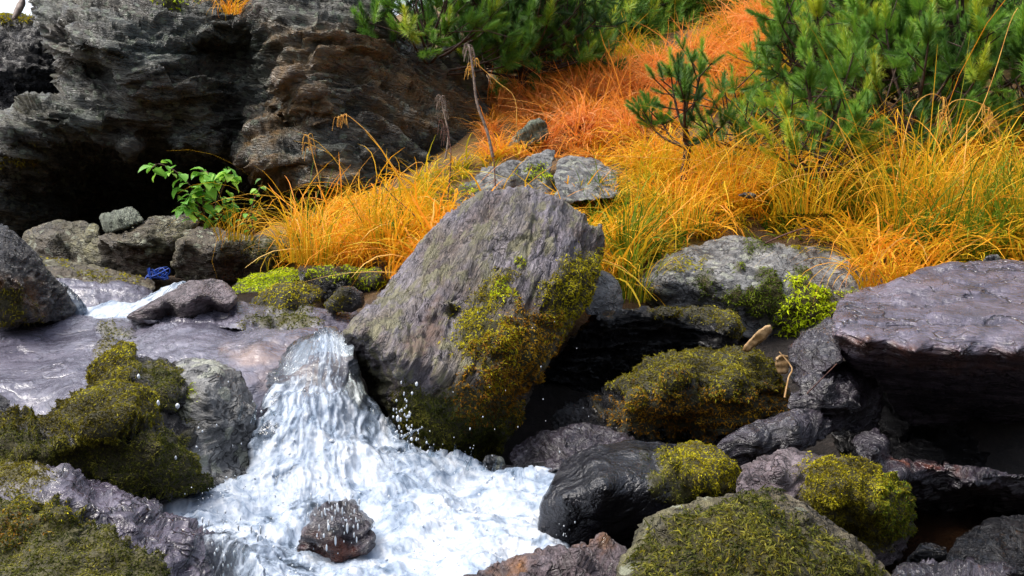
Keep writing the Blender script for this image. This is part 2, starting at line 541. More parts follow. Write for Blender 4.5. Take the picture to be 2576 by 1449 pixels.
    edge_damp = np.where(np.concatenate([bd, np.zeros(len(nb), bool)]), 0.6, 1.0)
    V = V + N * (dsp * edge_damp)[:, None]
    org = np.array([V[:, 0].mean(), V[:, 1].mean(), V[:, 2].min()])
    me = make_mesh(name, V - org, A, mat, True, dict(moss=mw, stain=sw))
    o = link(name, me, org)
    tag(o, label, cat, group, kind or 'thing')
    for col, lst in kinds.items():
        VV, Qs, Ts, ti = [], [], [], []
        off = 0
        for m, ms in lst:
            r = fronds(V, T, m, ms.get('dens', 1.6) * 1.0, ms.get('L', 9.5 * pxm), ms.get('W', 2.7 * pxm), rs, ms.get('up', 0.38), ms.get('down', 0.55))
            if r is None:
                continue
            VV.append(r[0]); Qs.append(r[1] + off); Ts.append(r[2] + off); ti.append(r[3]); off += len(r[0])
        if VV:
            mm = make_mesh('moss', np.vstack(VV) - org, [np.vstack(Qs), np.vstack(Ts)], MOSSES[col], False, dict(tint=np.concatenate(ti)))
            mo = link('moss', mm, (0, 0, 0), o)
            tag(mo, {'olive': 'olive brown feathery moss', 'dark': 'dark green moss', 'lime': 'bright lime green moss', 'rust': 'rust coloured moss', 'gold': 'golden yellow moss', 'green': 'deep green cushion moss'}[col], kind='stuff')
    return o


def box(a, b, c, d):
    return [(a, b), (c, b), (c, d), (a, d)]


def blob(cx, cy, rx, ry, n=12):
    return [(cx + rx * math.cos(k * 2 * math.pi / n), cy + ry * math.sin(k * 2 * math.pi / n)) for k in range(n)]


# ------------------------------------------------------------------ the lie of the land
_T = []


def tp(u, v, d):
    p = P(u, v, d); _T.append((p[0], p[1], p[2]))


for a in [(720, 700, 4.4), (850, 700, 4.1), (1000, 720, 3.8), (1200, 720, 3.5), (1550, 720, 3.7), (1700, 660, 4.0), (1900, 640, 4.2), (2130, 680, 3.9), (2300, 720, 3.6),
          (2450, 690, 3.4), (2650, 680, 3.3),
          (760, 600, 5.0), (1000, 560, 4.8), (1200, 510, 4.7), (1500, 540, 4.6), (1900, 540, 4.7), (2300, 540, 4.4), (2640, 520, 4.3),
          (1000, 470, 5.4), (1150, 430, 5.5), (1300, 395, 5.7), (1500, 385, 5.9), (1800, 430, 5.4), (2100, 450, 5.2), (2400, 440, 5.0), (2700, 430, 5.0),
          (1240, 300, 6.8), (1420, 230, 7.4), (1600, 175, 7.9), (1700, 300, 6.7), (1900, 250, 6.8), (1900, 60, 8.6), (2200, 270, 6.4), (2500, 270, 6.2),
          (2000, 0, 8.8), (2300, 30, 8.0), (2600, 30, 7.8), (1250, 200, 8.2), (1100, 220, 9.0),
          (1550, 120, 11.0), (1750, 40, 12.5), (1300, 80, 13.0),
          (400, 640, 7.0), (100, 640, 7.0), (600, 640, 7.0), (-100, 640, 7.0), (400, 560, 10.0), (0, 500, 11.0), (900, 420, 10.0)]:
    tp(*a)
for x in (-3.5, -2, -1, 0, 1, 2.2):
    for y in (0.2, 1.2, 2.2):
        _T.append((x, y, -0.12 + 0.03 * abs(x)))
_T += [(-2.4, 3.6, 0.15), (-1.0, 3.4, 0.12), (-2.4, 4.6, 0.25), (-1.2, 4.5, 0.25), (0.3, 2.9, 0.0), (1.2, 2.9, 0.15), (2.4, 2.6, 0.25), (-4.5, 3.5, 0.4), (-5, 1.5, 0.3), (4.5, 2.0, 0.9), (4.6, 4.0, 1.3)]
_T += [(-6, -2, 2.5), (0, -1.2, -0.1), (0, -2.4, 1.6), (3, -2.2, 2.0), (-3, -2.2, 2.0), (6, -2, 3.0), (0, -6, 5.0), (-10, -8, 7), (10, -8, 7), (0, -20, 8), (-20, -25, 8), (20, -25, 8)]  # unseen bank behind the lens, raised to darken faces turned towards it
_T += [(-30, 40, 3), (-18, 25, 2.0), (-9, 14, 1.3), (0, 38, 8.6), (20, 38, 9), (38, 30, 9), (20, 15, 7.5), (12, 8, 4.5), (-25, 5, 4.5), (38, 0, 9), (-38, 10, 6), (0, 48, 9), (40, 48, 9), (-40, 48, 4)]
TC = np.array(_T)
_sc = 10.0
_n = len(TC)
_A = np.zeros((_n + 3, _n + 3))
_X = TC[:, :2] / _sc
_A[:_n, :_n] = np.linalg.norm(_X[:, None] - _X[None], axis=2)
_A[:_n, :_n] -= 0.0015 * np.eye(_n)
_A[:_n, _n] = 1; _A[:_n, _n + 1:] = _X; _A[_n, :_n] = 1; _A[_n + 1:, :_n] = _X.T
_SOL = np.linalg.lstsq(_A, np.concatenate([TC[:, 2], np.zeros(3)]), rcond=None)[0]


def ground_z(x, y):
    q = np.stack([np.asarray(x, float).ravel(), np.asarray(y, float).ravel()], 1)
    out = np.empty(len(q))
    for k in range(0, len(q), 20000):
        c = q[k:k + 20000] / _sc
        D = np.linalg.norm(c[:, None] - _X[None], axis=2)
        out[k:k + 20000] = D @ _SOL[:_n] + _SOL[_n] + c @ _SOL[_n + 1:]
    p3 = np.stack([q[:, 0] * 1.6, q[:, 1] * 1.6, np.zeros(len(q))], 1)
    return out + 0.05 * fbm(p3, 4, 77)


def meadow(x, y):
    """1 where the bank is turf, 0 in the stream bed"""
    u, v, d = proj(np.stack([x, y, ground_z(x, y)], 1))
    return u, v, d


xs = np.concatenate([np.linspace(-42, -9, 24)[:-1], np.linspace(-9, -4, 26)[:-1], np.arange(-4, 5.5, 0.08), np.linspace(5.5, 10, 24), np.linspace(10, 42, 24)[1:]])
ys = np.concatenate([np.linspace(-28, -3, 18)[:-1], np.linspace(-3, 0.5, 18)[:-1], np.arange(0.5, 10, 0.08), np.linspace(10, 18, 40), np.linspace(18, 50, 30)[1:]])
GX, GY = np.meshgrid(xs, ys)
gz = ground_z(GX, GY)
GV = np.stack([GX.ravel(), GY.ravel(), gz], 1)
ny, nx = GX.shape
ii = (np.arange(ny - 1)[:, None] * nx + np.arange(nx - 1)[None]).ravel()
GF = np.stack([ii, ii + 1, ii + nx + 1, ii + nx], 1)
bank = np.clip((gz - 0.32 + 0.1 * fbm(GV * 2.0, 3, 4)) / 0.2, 0, 1) * np.clip((GV[:, 1] - 3.2 - .9 * np.clip(GV[:, 0] - .3, 0, 1.1)) / .3 + (GV[:, 1] < -1), 0, 1)
t = NT('ground')
co = t.n("TexCoord").outputs['Object']
n1 = t.noise(co, 3.0, 6, 0.65); n2 = t.noise(co, 30.0, 6, 0.7)
soil = t.ramp(n1, [(0.35, (0.05, 0.028, 0.010)), (0.5, (0.15, 0.075, 0.018)), (0.65, (0.20, 0.13, 0.02))])
bed = t.ramp(n2, [(0.3, (0.006, 0.005, 0.005)), (0.7, (0.035, 0.025, 0.02))])
bp = t.n("Bump", Strength=1.0, Distance=0.03); t.set(bp.inputs['Height'], n2)
M_GROUND = t.out(t.mix(t.attr('bank'), bed, soil), 0.8, Normal=bp.outputs[0])
tag(link('ground', make_mesh('ground', GV, GF, M_GROUND, True, dict(bank=bank))), kind='structure')

# ================================================================== rocks
def cliff_bed(V):
    q = V.copy()
    x = V[:, 0]
    tilt = np.where(x > -0.9, 0.55 * (x + 0.9), 0.06 * (x + 0.9))
    fold = 0.16 * np.sin(x * 2.1 + 0.6) * np.clip((0.2 - x) / 1.2, 0, 1)
    q[:, 2] = V[:, 2] + tilt + fold
    return q


rock('rock_outcrop', 'huge dark layered rock outcrop overhanging the far bank of the stream', 'cliff',
     [(75, -70), (92, 40), (112, 120), (140, 188), (157, 218), (100, 236), (45, 258), (-60, 300), (-70, 660), (700, 660), (850, 560), (940, 510), (1000, 480), (1060, 452), (1140, 400), (1268, 368),
      (1262, 345), (1238, 300), (1234, 240), (1226, 185), (1180, 140), (1080, 120), (1005, 105), (978, 55), (980, -70)],
     6.4,
     [(75, -70, .75), (500, -70, .8), (980, -70, .75), (110, 20, .35), (300, 10, .2), (500, 20, .25), (620, 30, .3), (800, 10, .1), (960, 30, .15),
      (130, 75, .1), (200, 110, -.30), (270, 130, -.38), (290, 165, -.25), (250, 180, .1), (150, 190, .15),
      (400, 80, 0), (430, 130, -.05), (520, 80, .05), (700, 45, -.15), (800, 40, -.2), (900, 60, -.05),
      (505, 130, .5), (560, 125, .65), (640, 125, .5), (650, 175, .45), (560, 180, .45), (600, 250, .45), (540, 300, .22), (605, 330, .5), (500, 220, .02), (480, 180, .05),
      (690, 110, -.15), (800, 110, -.2), (900, 150, -.05), (700, 190, -.35), (775, 235, -.42), (770, 285, -.42), (690, 290, .1), (660, 240, .2), (730, 305, .05),
      (300, 230, -.1), (400, 250, -.1), (330, 330, .0), (450, 320, .15), (330, 368, -.05), (450, 365, .08), (540, 370, .2), (590, 375, .4),
      (230, 250, -.15), (120, 280, -.2), (20, 330, -.25), (60, 400, -.15), (160, 370, .05), (230, 370, .15), (-60, 350, .1), (-60, 600, .5), (20, 500, .25), (60, 560, .5), (130, 470, .7), (120, 600, 1.0),
      (250, 410, 1.0), (400, 410, 1.2), (560, 420, 1.3), (300, 480, 1.6), (450, 500, 1.8), (600, 500, 1.7), (300, 600, 1.9), (600, 640, 1.9),
      (640, 330, -.15), (620, 395, -.2), (640, 370, -.22), (720, 350, -.15), (640, 430, -.28), (700, 455, -.3), (780, 475, -.32), (850, 480, -.3), (900, 500, -.3),
      (660, 475, .7), (740, 500, .8), (820, 520, .7), (900, 540, .6), (700, 580, 1.5), (950, 460, -.2),
      (850, 300, -.2), (950, 350, -.15), (1000, 250, .05), (1100, 300, .15), (1100, 200, .35), (1040, 420, -.05), (1150, 380, .2), (1220, 330, .5), (1240, 260, .7), (1180, 180, .6), (1000, 150, .2), (950, 80, .1)],
     M_CLIFF, step=4.6, edge=22, bulge=0.10, thick=1.6, jit=9, big=0.05, bigf=2.6, lay=0.095, th=0.12, lat=0.62, fine=0.012, finef=18, warp=.42, groove=.03, gfreq=2.0, aniso=5, bedfun=cliff_bed,
     moss=[dict(poly=[(370, 12), (440, -5), (480, 0), (460, 18), (400, 22)], col='lime', h=.03, L=.035, W=.012), dict(poly=[(0, 395), (60, 385), (90, 410), (60, 425), (10, 420)], col='olive', h=.01, rag=25)],
     stain=[[(680, 60), (900, 60), (975, 100), (975, 160), (800, 180), (830, 300), (740, 330), (620, 420), (640, 300), (690, 200)], [(640, 380), (900, 420), (900, 500), (700, 480), (600, 430)], [(900, 160), (1200, 200), (1200, 340), (950, 330)]])
rock('rock_wall', 'black rock wall in the gap left of the big outcrop, yellow moss along its top', 'cliff',
     [(-60, 45), (0, 40), (40, 38), (90, 45), (130, 60), (175, 200), (200, 330), (-60, 340)], 7.6, [(0, 40, .2), (90, 50, .3), (60, 150, 0), (0, 330, -.2), (150, 300, .2)], M_BLACK, step=8, thick=1.0, lay=.04, th=.09, lat=.3,
     moss=[dict(poly=[(-60, 30), (60, 28), (70, 48), (40, 58), (-60, 62)], col='gold', h=.03, L=.04, W=.014)])
rock('broken_trunk', 'short pale broken trunk leaning at the top of the black rock gap', 'dead wood', [(26, 50), (38, 20), (52, -8), (66, -12), (64, 12), (46, 40), (36, 54)], 7.0, (), plain_mat('bleached wood', (.16, .12, .10), (.34, .28, .24), 30), step=5, edge=12, lay=0, big=.006)

# rocks along the foot of the cliff
rock('rock', 'rounded olive rock at the foot of the cliff, left of the tilted pale block', 'rock', [(50, 592), (90, 566), (140, 553), (200, 557), (246, 562), (254, 600), (248, 660), (190, 690), (130, 680), (100, 650), (60, 620)], 5.2,
     [(100, 570, .25), (200, 562, .25), (140, 590, -.05), (220, 595, -.05), (180, 650, .0), (100, 640, .1)], M_OLIVE, edge=30, lay=.015, th=.04, lat=.12, bed=(.9, 0, .4), big=.03)
rock('stone_block', 'tilted pale green block of striped stone resting on the bank rocks', 'rock', [(249, 541), (300, 524), (330, 515), (347, 532), (366, 556), (320, 574), (281, 588), (262, 586)], 4.95,
     [(249, 541, .1), (330, 515, .12), (366, 556, .0), (281, 588, 0), (300, 550, -.03)], M_PALE, step=4, edge=9, bulge=.03, jit=1.5, bed=(.93, 0, .35), lay=.008, th=.018, lat=.3, big=.008, thick=.16)
rock('rock', 'broad brown bank rock with a pale top, under the leafy shrub', 'rock', [(222, 622), (235, 602), (300, 585), (365, 556), (420, 543), (482, 540), (505, 560), (470, 600), (445, 640), (445, 690), (400, 705), (320, 695), (245, 672), (212, 645)], 4.9,
     [(240, 605, .15), (420, 545, .3), (490, 545, .3), (380, 580, .0), (300, 610, -.06), (440, 600, -.02), (330, 650, -.02), (430, 660, .1), (280, 670, .1)], M_OLIVE, edge=24, lay=.028, th=.04, lat=.16, bed=(.25, 0, .95), big=.035, stain=[[(260, 630), (440, 610), (440, 690), (280, 680)]])
rock('rock', 'flat topped bank rock with a pale upper face and black front, below the shrub', 'rock', [(436, 602), (453, 580), (495, 570), (535, 568), (600, 590), (700, 594), (750, 606), (752, 665), (720, 705), (440, 712)], 4.75,
     [(455, 580, .3), (535, 570, .35), (600, 592, .25), (700, 596, .25), (460, 608, -.05), (560, 622, -.1), (700, 630, -.05), (470, 650, .05), (600, 670, .18), (700, 690, .2), (450, 700, .15)], M_OLIVE, edge=14, lay=.02, th=.035, lat=.2, big=.02,
     moss=[dict(poly=[(590, 612), (745, 606), (745, 660), (640, 650)], col='dark', L=.02, W=.005)], stain=[[(440, 630), (600, 650), (740, 660), (740, 710), (440, 712)]])
rock('slab', 'sloping grey slab dipping into the stream below the bank rocks, dotted with moss', 'rock', [(60, 628), (105, 645), (160, 655), (270, 672), (330, 690), (385, 706), (395, 735), (250, 745), (140, 720), (80, 700)], 4.5,
     [(105, 648, .25), (330, 692, .3), (160, 700, -.1), (300, 715, -.1), (250, 740, -.15)], M_OLIVE, edge=12, lay=.01, big=.012,
     moss=[dict(poly=blob(322, 648 + 44, 14, 6), col='gold', h=.01, L=.02, W=.006), dict(poly=[(100, 630), (130, 636), (165, 655), (130, 655)], col='gold', L=.02, W=.006), dict(poly=[(205, 690), (240, 685), (265, 706), (230, 712)], col='olive', h=.02, L=.02, W=.006)])
rock('boulder', 'glossy dark boulder with a rusty mossy foot at the edge of the upper stream', 'boulder', [(-60, 535), (0, 557), (38, 590), (82, 622), (112, 662), (142, 712), (165, 748), (182, 772), (170, 800), (60, 815), (-60, 810)], 3.5,
     [(-60, 535, .3), (40, 592, .15), (110, 662, .2), (180, 775, .2), (30, 660, -.12), (60, 720, -.15), (-40, 650, -.15), (100, 780, -.05), (-40, 790, -.05)], M_DARK, edge=40, lay=.018, th=.03, lat=.1, bed=(.7, 0, .7), big=.03,
     moss=[dict(poly=[(-60, 720), (60, 730), (90, 800), (-60, 820)], col='olive', h=.006, rag=30)], stain=[[(-60, 690), (100, 700), (120, 800), (-60, 820)]])
rock('slab', 'low lilac slab behind the small white cascade of the upper stream', 'rock', [(130, 700), (200, 705), (320, 712), (378, 722), (400, 740), (360, 765), (300, 790), (180, 805), (140, 770)], 4.1,
     [(140, 702, .2), (378, 724, .2), (250, 760, -.05), (180, 790, -.1)], M_WETSLAB, edge=14, lay=.012, big=.02)
rock('rock', 'smooth purple brown rock with a black undercut, beside the upper cascade', 'rock', [(312, 798), (345, 778), (385, 757), (440, 722), (482, 703), (520, 700), (568, 708), (590, 730), (602, 750), (598, 767), (560, 788), (450, 806), (360, 812)], 3.5,
     [(440, 725, .12), (520, 702, .15), (580, 715, .15), (590, 748, .0), (500, 740, -.06), (470, 762, -.08), (560, 765, -.06), (400, 775, -.05), (420, 795, .1), (540, 785, .12)], M_PINK, step=5, edge=10, bulge=.03, lay=.004, big=.012, thick=.25)
rock('mossy_slab', 'flat slab covered with bright green moss under the golden grass', 'rock', [(580, 720), (640, 690), (735, 672), (768, 680), (745, 716), (700, 735), (600, 740)], 4.05,
     [(640, 690, .3), (740, 674, .35), (600, 720, 0), (720, 715, 0)], M_DARK, edge=10, lay=.006, moss=[dict(poly=[(575, 722), (640, 686), (740, 668), (772, 680), (748, 720), (600, 742)], col='lime', h=.015, rag=10, dens=2.2)])
rock('rock', 'square black rock with lime moss hanging down its face, left of the big boulder', 'rock', [(746, 676), (760, 668), (890, 668), (966, 675), (974, 702), (948, 730), (925, 775), (850, 765), (760, 735)], 3.85,
     [(760, 668, .2), (890, 668, .2), (966, 675, .2), (760, 682, 0), (880, 682, 0), (960, 684, 0), (850, 740, .08), (930, 750, .1)], M_BLACK, edge=8, bulge=.03, lay=.006,
     moss=[dict(poly=[(780, 675), (900, 678), (965, 680), (960, 715), (900, 712), (870, 700), (800, 700)], col='lime', h=.012, rag=22, down=.9)])
rock('mossy_rock', 'low rock with an olive moss cap between the cascade and the big boulder', 'rock', [(628, 758), (680, 722), (750, 712), (800, 724), (815, 742), (785, 765), (720, 785), (640, 785)], 3.65,
     [(680, 722, .15), (790, 724, .15), (720, 750, -.05), (700, 780, 0)], M_DARK, edge=22, lay=.006, moss=[dict(poly=[(632, 755), (680, 718), (750, 708), (806, 724), (790, 755), (720, 772), (650, 770)], col='gold', h=.02, rag=14)])
rock('rock', 'small grey stone with a moss side touching the big boulder', 'rock', [(812, 768), (850, 730), (880, 716), (916, 740), (920, 768), (900, 785), (830, 788)], 3.45, [(870, 720, .1), (850, 760, -.03)], M_DARK, edge=22, lay=.006,
     moss=[dict(poly=[(820, 760), (860, 728), (880, 735), (875, 770), (830, 778)], col='olive', rag=10)])
rock('slab', 'low lilac ledge with a patch of dark moss above the waterfall lip', 'rock', [(330, 806), (420, 792), (520, 782), (600, 758), (650, 770), (760, 768), (870, 776), (905, 790), (900, 838), (780, 845), (600, 830), (450, 820)], 3.4,
     [(520, 782, .15), (600, 760, .25), (860, 778, .25), (600, 800, .0), (800, 810, -.02), (700, 838, .02), (450, 812, .05)], M_WETSLAB, edge=12, lay=.014, th=.03, big=.02,
     moss=[dict(poly=[(600, 822), (660, 795), (740, 776), (795, 785), (800, 812), (780, 838), (690, 832)], col='dark', h=.02, rag=16), dict(poly=[(630, 762), (700, 750), (780, 760), (760, 776), (650, 775)], col='olive', rag=10)])

# the washed slab and the rocks of the near left bank
rock('slab', 'broad lilac grey slab washed by the stream, sloping to the waterfall', 'slab',
     [(-60, 785), (60, 788), (180, 792), (330, 800), (450, 812), (600, 815), (700, 832), (800, 828), (872, 836), (895, 880), (880, 960), (840, 1020), (770, 1040), (710, 1060), (670, 1110), (650, 1230), (540, 1240), (300, 1220), (100, 1150), (-60, 1120)], 2.9,
     [(-60, 785, .9), (180, 792, .85), (330, 800, .75), (600, 816, .55), (800, 830, .35), (870, 840, .25), (-60, 900, .3), (200, 900, .3), (450, 880, .15), (650, 880, .12), (800, 900, .05),
      (-60, 1030, -.2), (200, 1000, -.15), (400, 920, -.02), (560, 930, -.05), (700, 960, -.05), (640, 1000, -.15), (720, 1030, -.1), (580, 1050, -.28), (480, 1000, -.2), (620, 1120, -.3), (540, 1200, -.3), (300, 1200, -.2), (-40, 1110, -.1)],
     M_WETSLAB, step=5, edge=16, bulge=.05, thick=.5, jit=3, big=.018, bigf=3, lay=.005, th=.028, lat=.3, bed=(.08, -.25, 1), fine=.002, groove=.006, gfreq=3.5, aniso=5,
     stain=[[(560, 880), (800, 860), (870, 900), (850, 990), (700, 1000), (600, 930)]],
     moss=[dict(poly=[(250, 822), (285, 812), (325, 840), (270, 843)], col='dark', h=.012, rag=8), dict(poly=[(240, 865), (262, 852), (285, 862), (275, 886), (245, 888)], col='olive', h=.02, rag=6)])
rock('rock', 'dark speckled rock face under the slab, between the moss and the white water', 'rock', [(400, 960), (430, 915), (470, 890), (530, 905), (590, 930), (630, 980), (650, 1040), (660, 1090), (640, 1150), (628, 1215), (560, 1240), (470, 1210), (400, 1100)], 2.42,
     [(430, 915, .15), (530, 905, .2), (630, 980, .2), (520, 980, -.05), (560, 1060, -.06), (600, 1150, -.02), (460, 1030, -.02)], M_GREY, edge=30, lay=.012, big=.03, bed=(.2, -.3, .9),
     moss=[dict(poly=[(455, 980), (490, 970), (500, 1000), (470, 1015)], col='lime', rag=14, h=.006), dict(poly=[(400, 1010), (470, 1015), (480, 1060), (420, 1060)], col='dark', rag=20, h=.004)])
rock('mossy_rock', 'peaked mossy rock on the edge of the washed slab', 'rock', [(232, 1000), (240, 932), (262, 902), (300, 874), (330, 872), (352, 905), (410, 902), (450, 915), (490, 960), (505, 1010), (525, 1070), (470, 1090), (380, 1070), (300, 1040)], 2.4,
     [(300, 878, .15), (440, 910, .15), (240, 960, .1), (330, 950, -.08), (420, 1000, -.08), (480, 1060, 0)], M_DARK, edge=40, lay=.01, big=.04,
     moss=[dict(poly=[(225, 1000), (238, 926), (300, 868), (335, 868), (345, 930), (320, 985), (250, 1000)], col='olive', h=.026, rag=12, dens=2), dict(poly=[(245, 960), (262, 905), (300, 878), (325, 890), (310, 940)], col='gold', h=.006, rag=14, dens=1.2), dict(poly=[(330, 905), (410, 895), (470, 930), (470, 960), (430, 1010), (390, 1040), (360, 960)], col='dark', h=.015, rag=18, dens=2)])
rock('mossy_rock', 'big mossy hump at the near left beside the white water, upper of two', 'boulder', [(-60, 990), (0, 1000), (40, 1030), (110, 1055), (150, 1042), (200, 1002), (250, 980), (320, 985), (370, 1005), (392, 1050), (440, 1072), (476, 1100), (482, 1150), (502, 1180), (512, 1218), (495, 1250), (380, 1275), (250, 1260), (100, 1220), (-60, 1200)], 2.1,
     [(-40, 1000, .2), (110, 1058, .2), (250, 982, .2), (380, 1020, .15), (470, 1100, .12), (500, 1200, .1), (250, 1060, -.08), (150, 1120, -.1), (400, 1120, -.05), (420, 1200, 0), (300, 1180, -.02), (60, 1140, -.08), (180, 1210, .05)], M_DARK, edge=45, lay=.01, big=.05, bigf=5,
     moss=[dict(poly=[(-60, 1060), (60, 1045), (140, 1040), (200, 996), (250, 974), (330, 980), (385, 1010), (400, 1060), (330, 1100), (200, 1110), (-60, 1120)], col='olive', h=.035, rag=20, dens=2.2),
           dict(poly=[(-60, 1100), (200, 1110), (330, 1095), (450, 1070), (485, 1110), (490, 1160), (515, 1220), (480, 1245), (300, 1250), (100, 1210), (-60, 1200)], col='dark', h=.03, rag=20, dens=2.2)])
rock('mossy_rock', 'long mossy rock with a bare wet ridge in the lower left corner', 'boulder', [(-60, 1145), (50, 1160), (115, 1168), (170, 1180), (250, 1210), (335, 1252), (420, 1290), (500, 1322), (565, 1355), (605, 1400), (640, 1520), (-60, 1520)], 1.72,
     [(-60, 1150, .3), (115, 1170, .25), (250, 1212, .22), (420, 1292, .2), (560, 1360, .18), (150, 1200, .02), (330, 1290, 0), (480, 1360, 0), (200, 1290, -.05), (400, 1350, -.03), (100, 1260, -.06), (200, 1380, -.12), (50, 1400, -.15), (450, 1450, -.05), (600, 1480, .05)], M_SLAB, edge=20, lay=.012, big=.02, bed=(.35, -.4, .85), bigf=6,
     moss=[dict(poly=[(-60, 1140), (60, 1155), (105, 1180), (140, 1225), (60, 1240), (-60, 1230)], col='olive', h=.016, rag=14, dens=2.2),
           dict(poly=[(-60, 1250), (60, 1275), (150, 1290), (230, 1340), (310, 1375), (390, 1430), (380, 1520), (-60, 1520)], col='dark', h=.03, rag=20, dens=2.4),
           dict(poly=[(40, 1268), (130, 1280), (230, 1335), (200, 1350), (80, 1300)], col='gold', h=.008, rag=12, dens=1.2),
           dict(poly=[(-60, 1300), (60, 1300), (120, 1360), (40, 1400), (-60, 1380)], col='rust', h=.012, rag=26, dens=1.2)])

# the big boulder
rock('boulder', 'big tilted grey boulder with mossy lower right side in the middle of the stream', 'boulder',
     [(864, 836), (880, 812), (920, 768), (960, 720), (1000, 674), (1050, 610), (1100, 556), (1160, 510), (1212, 480), (1270, 470), (1330, 472), (1390, 490), (1442, 516), (1474, 556), (1484, 566), (1512, 560), (1522, 600), (1510, 652),
      (1506, 700), (1480, 758), (1450, 800), (1410, 860), (1372, 920), (1340, 980), (1302, 1050), (1272, 1110), (1245, 1165), (1190, 1190), (1130, 1180), (1060, 1150), (1020, 1110), (985, 1062), (960, 1022), (930, 1002), (914, 960), (895, 900), (870, 862)], 2.75,
     [(864, 836, .12), (880, 812, .15), (960, 720, .25), (1050, 610, .33), (1160, 510, .4), (1270, 470, .45), (1390, 490, .45), (1474, 556, .42), (1515, 562, .42), (1510, 640, .36), (1480, 560, .36),
      (898, 842, -.03), (950, 858, -.14), (975, 895, -.2), (890, 880, .28), (915, 900, .22), (915, 950, .42), (940, 985, .40), (955, 930, .16), (975, 985, .18), (995, 940, -.20),
      (1060, 700, .1), (1200, 600, .2), (1330, 560, .25), (1430, 620, .22), (1130, 760, -.03), (1140, 790, .02), (1250, 720, .05), (1050, 850, -.15), (1150, 900, -.2), (1100, 950, -.25), (1060, 980, -.15),
      (1260, 850, -.14), (1320, 760, .0), (1400, 720, .08), (1480, 700, .2), (1420, 800, .12), (1330, 900, -.08), (1250, 950, -.2), (1320, 980, .05), (1180, 1000, -.24), (1200, 1080, -.12), (1100, 1050, -.12), (1060, 1120, .02), (1150, 1160, .05), (1230, 1150, .1)],
     M_BOULDER, step=4.2, edge=14, bulge=.035, thick=.55, jit=3.5, bed=BED_C, big=.010, bigf=3, lay=.016, th=.045, lat=.30, fine=.005, finef=30, warp=.45, aniso=4, groove=.012, gfreq=3.2,
     moss=[dict(poly=[(1465, 635), (1515, 650), (1510, 700), (1484, 762), (1452, 805), (1400, 850), (1365, 810), (1360, 730), (1410, 670)], col='gold', h=.018, rag=18, dens=2.4),
           dict(poly=[(1150, 800), (1215, 720), (1250, 680), (1300, 680), (1290, 740), (1250, 790), (1300, 830), (1300, 890), (1200, 910), (1145, 880)], col='gold', h=.012, rag=24, dens=2.2),
           dict(poly=[(1190, 880), (1290, 780), (1330, 790), (1400, 790), (1400, 870), (1340, 960), (1290, 990), (1190, 960)], col='rust', h=.015, rag=24, dens=1.8),
           dict(poly=[(1150, 960), (1250, 940), (1330, 950), (1300, 1050), (1180, 1060), (1140, 1010)], col='rust', h=.015, rag=20, dens=1.6),
           dict(poly=[(990, 990), (1060, 970), (1160, 1000), (1310, 1020), (1270, 1110), (1240, 1175), (1150, 1185), (1060, 1150), (1010, 1080)], col='dark', h=.02, rag=20, dens=2.2),
           dict(poly=[(1225, 840), (1275, 850), (1280, 890), (1240, 900)], col='gold', h=.014, rag=14), dict(poly=[(1235, 720), (1275, 700), (1280, 745), (1245, 765)], col='lime', h=.008, rag=14), dict(poly=[(1190, 920), (1250, 905), (1290, 930), (1240, 985), (1190, 970)], col='gold', h=.012, rag=20, dens=1.6), dict(poly=blob(1310, 655, 9, 12), col='lime', h=.008, rag=6)],
     stain=[[(1060, 780), (1110, 740), (1120, 830), (1040, 900), (1010, 880)], [(1200, 780), (1400, 760), (1380, 900), (1220, 980)]])
rock('rock', 'pale edged stone tucked behind the right shoulder of the big boulder', 'rock', [(1480, 700), (1512, 672), (1545, 690), (1562, 740), (1568, 775), (1540, 800), (1470, 790)], 3.2, [(1512, 674, .12), (1550, 700, .05), (1520, 740, -.04), (1560, 770, 0)], M_GREY, edge=14, lay=.008)

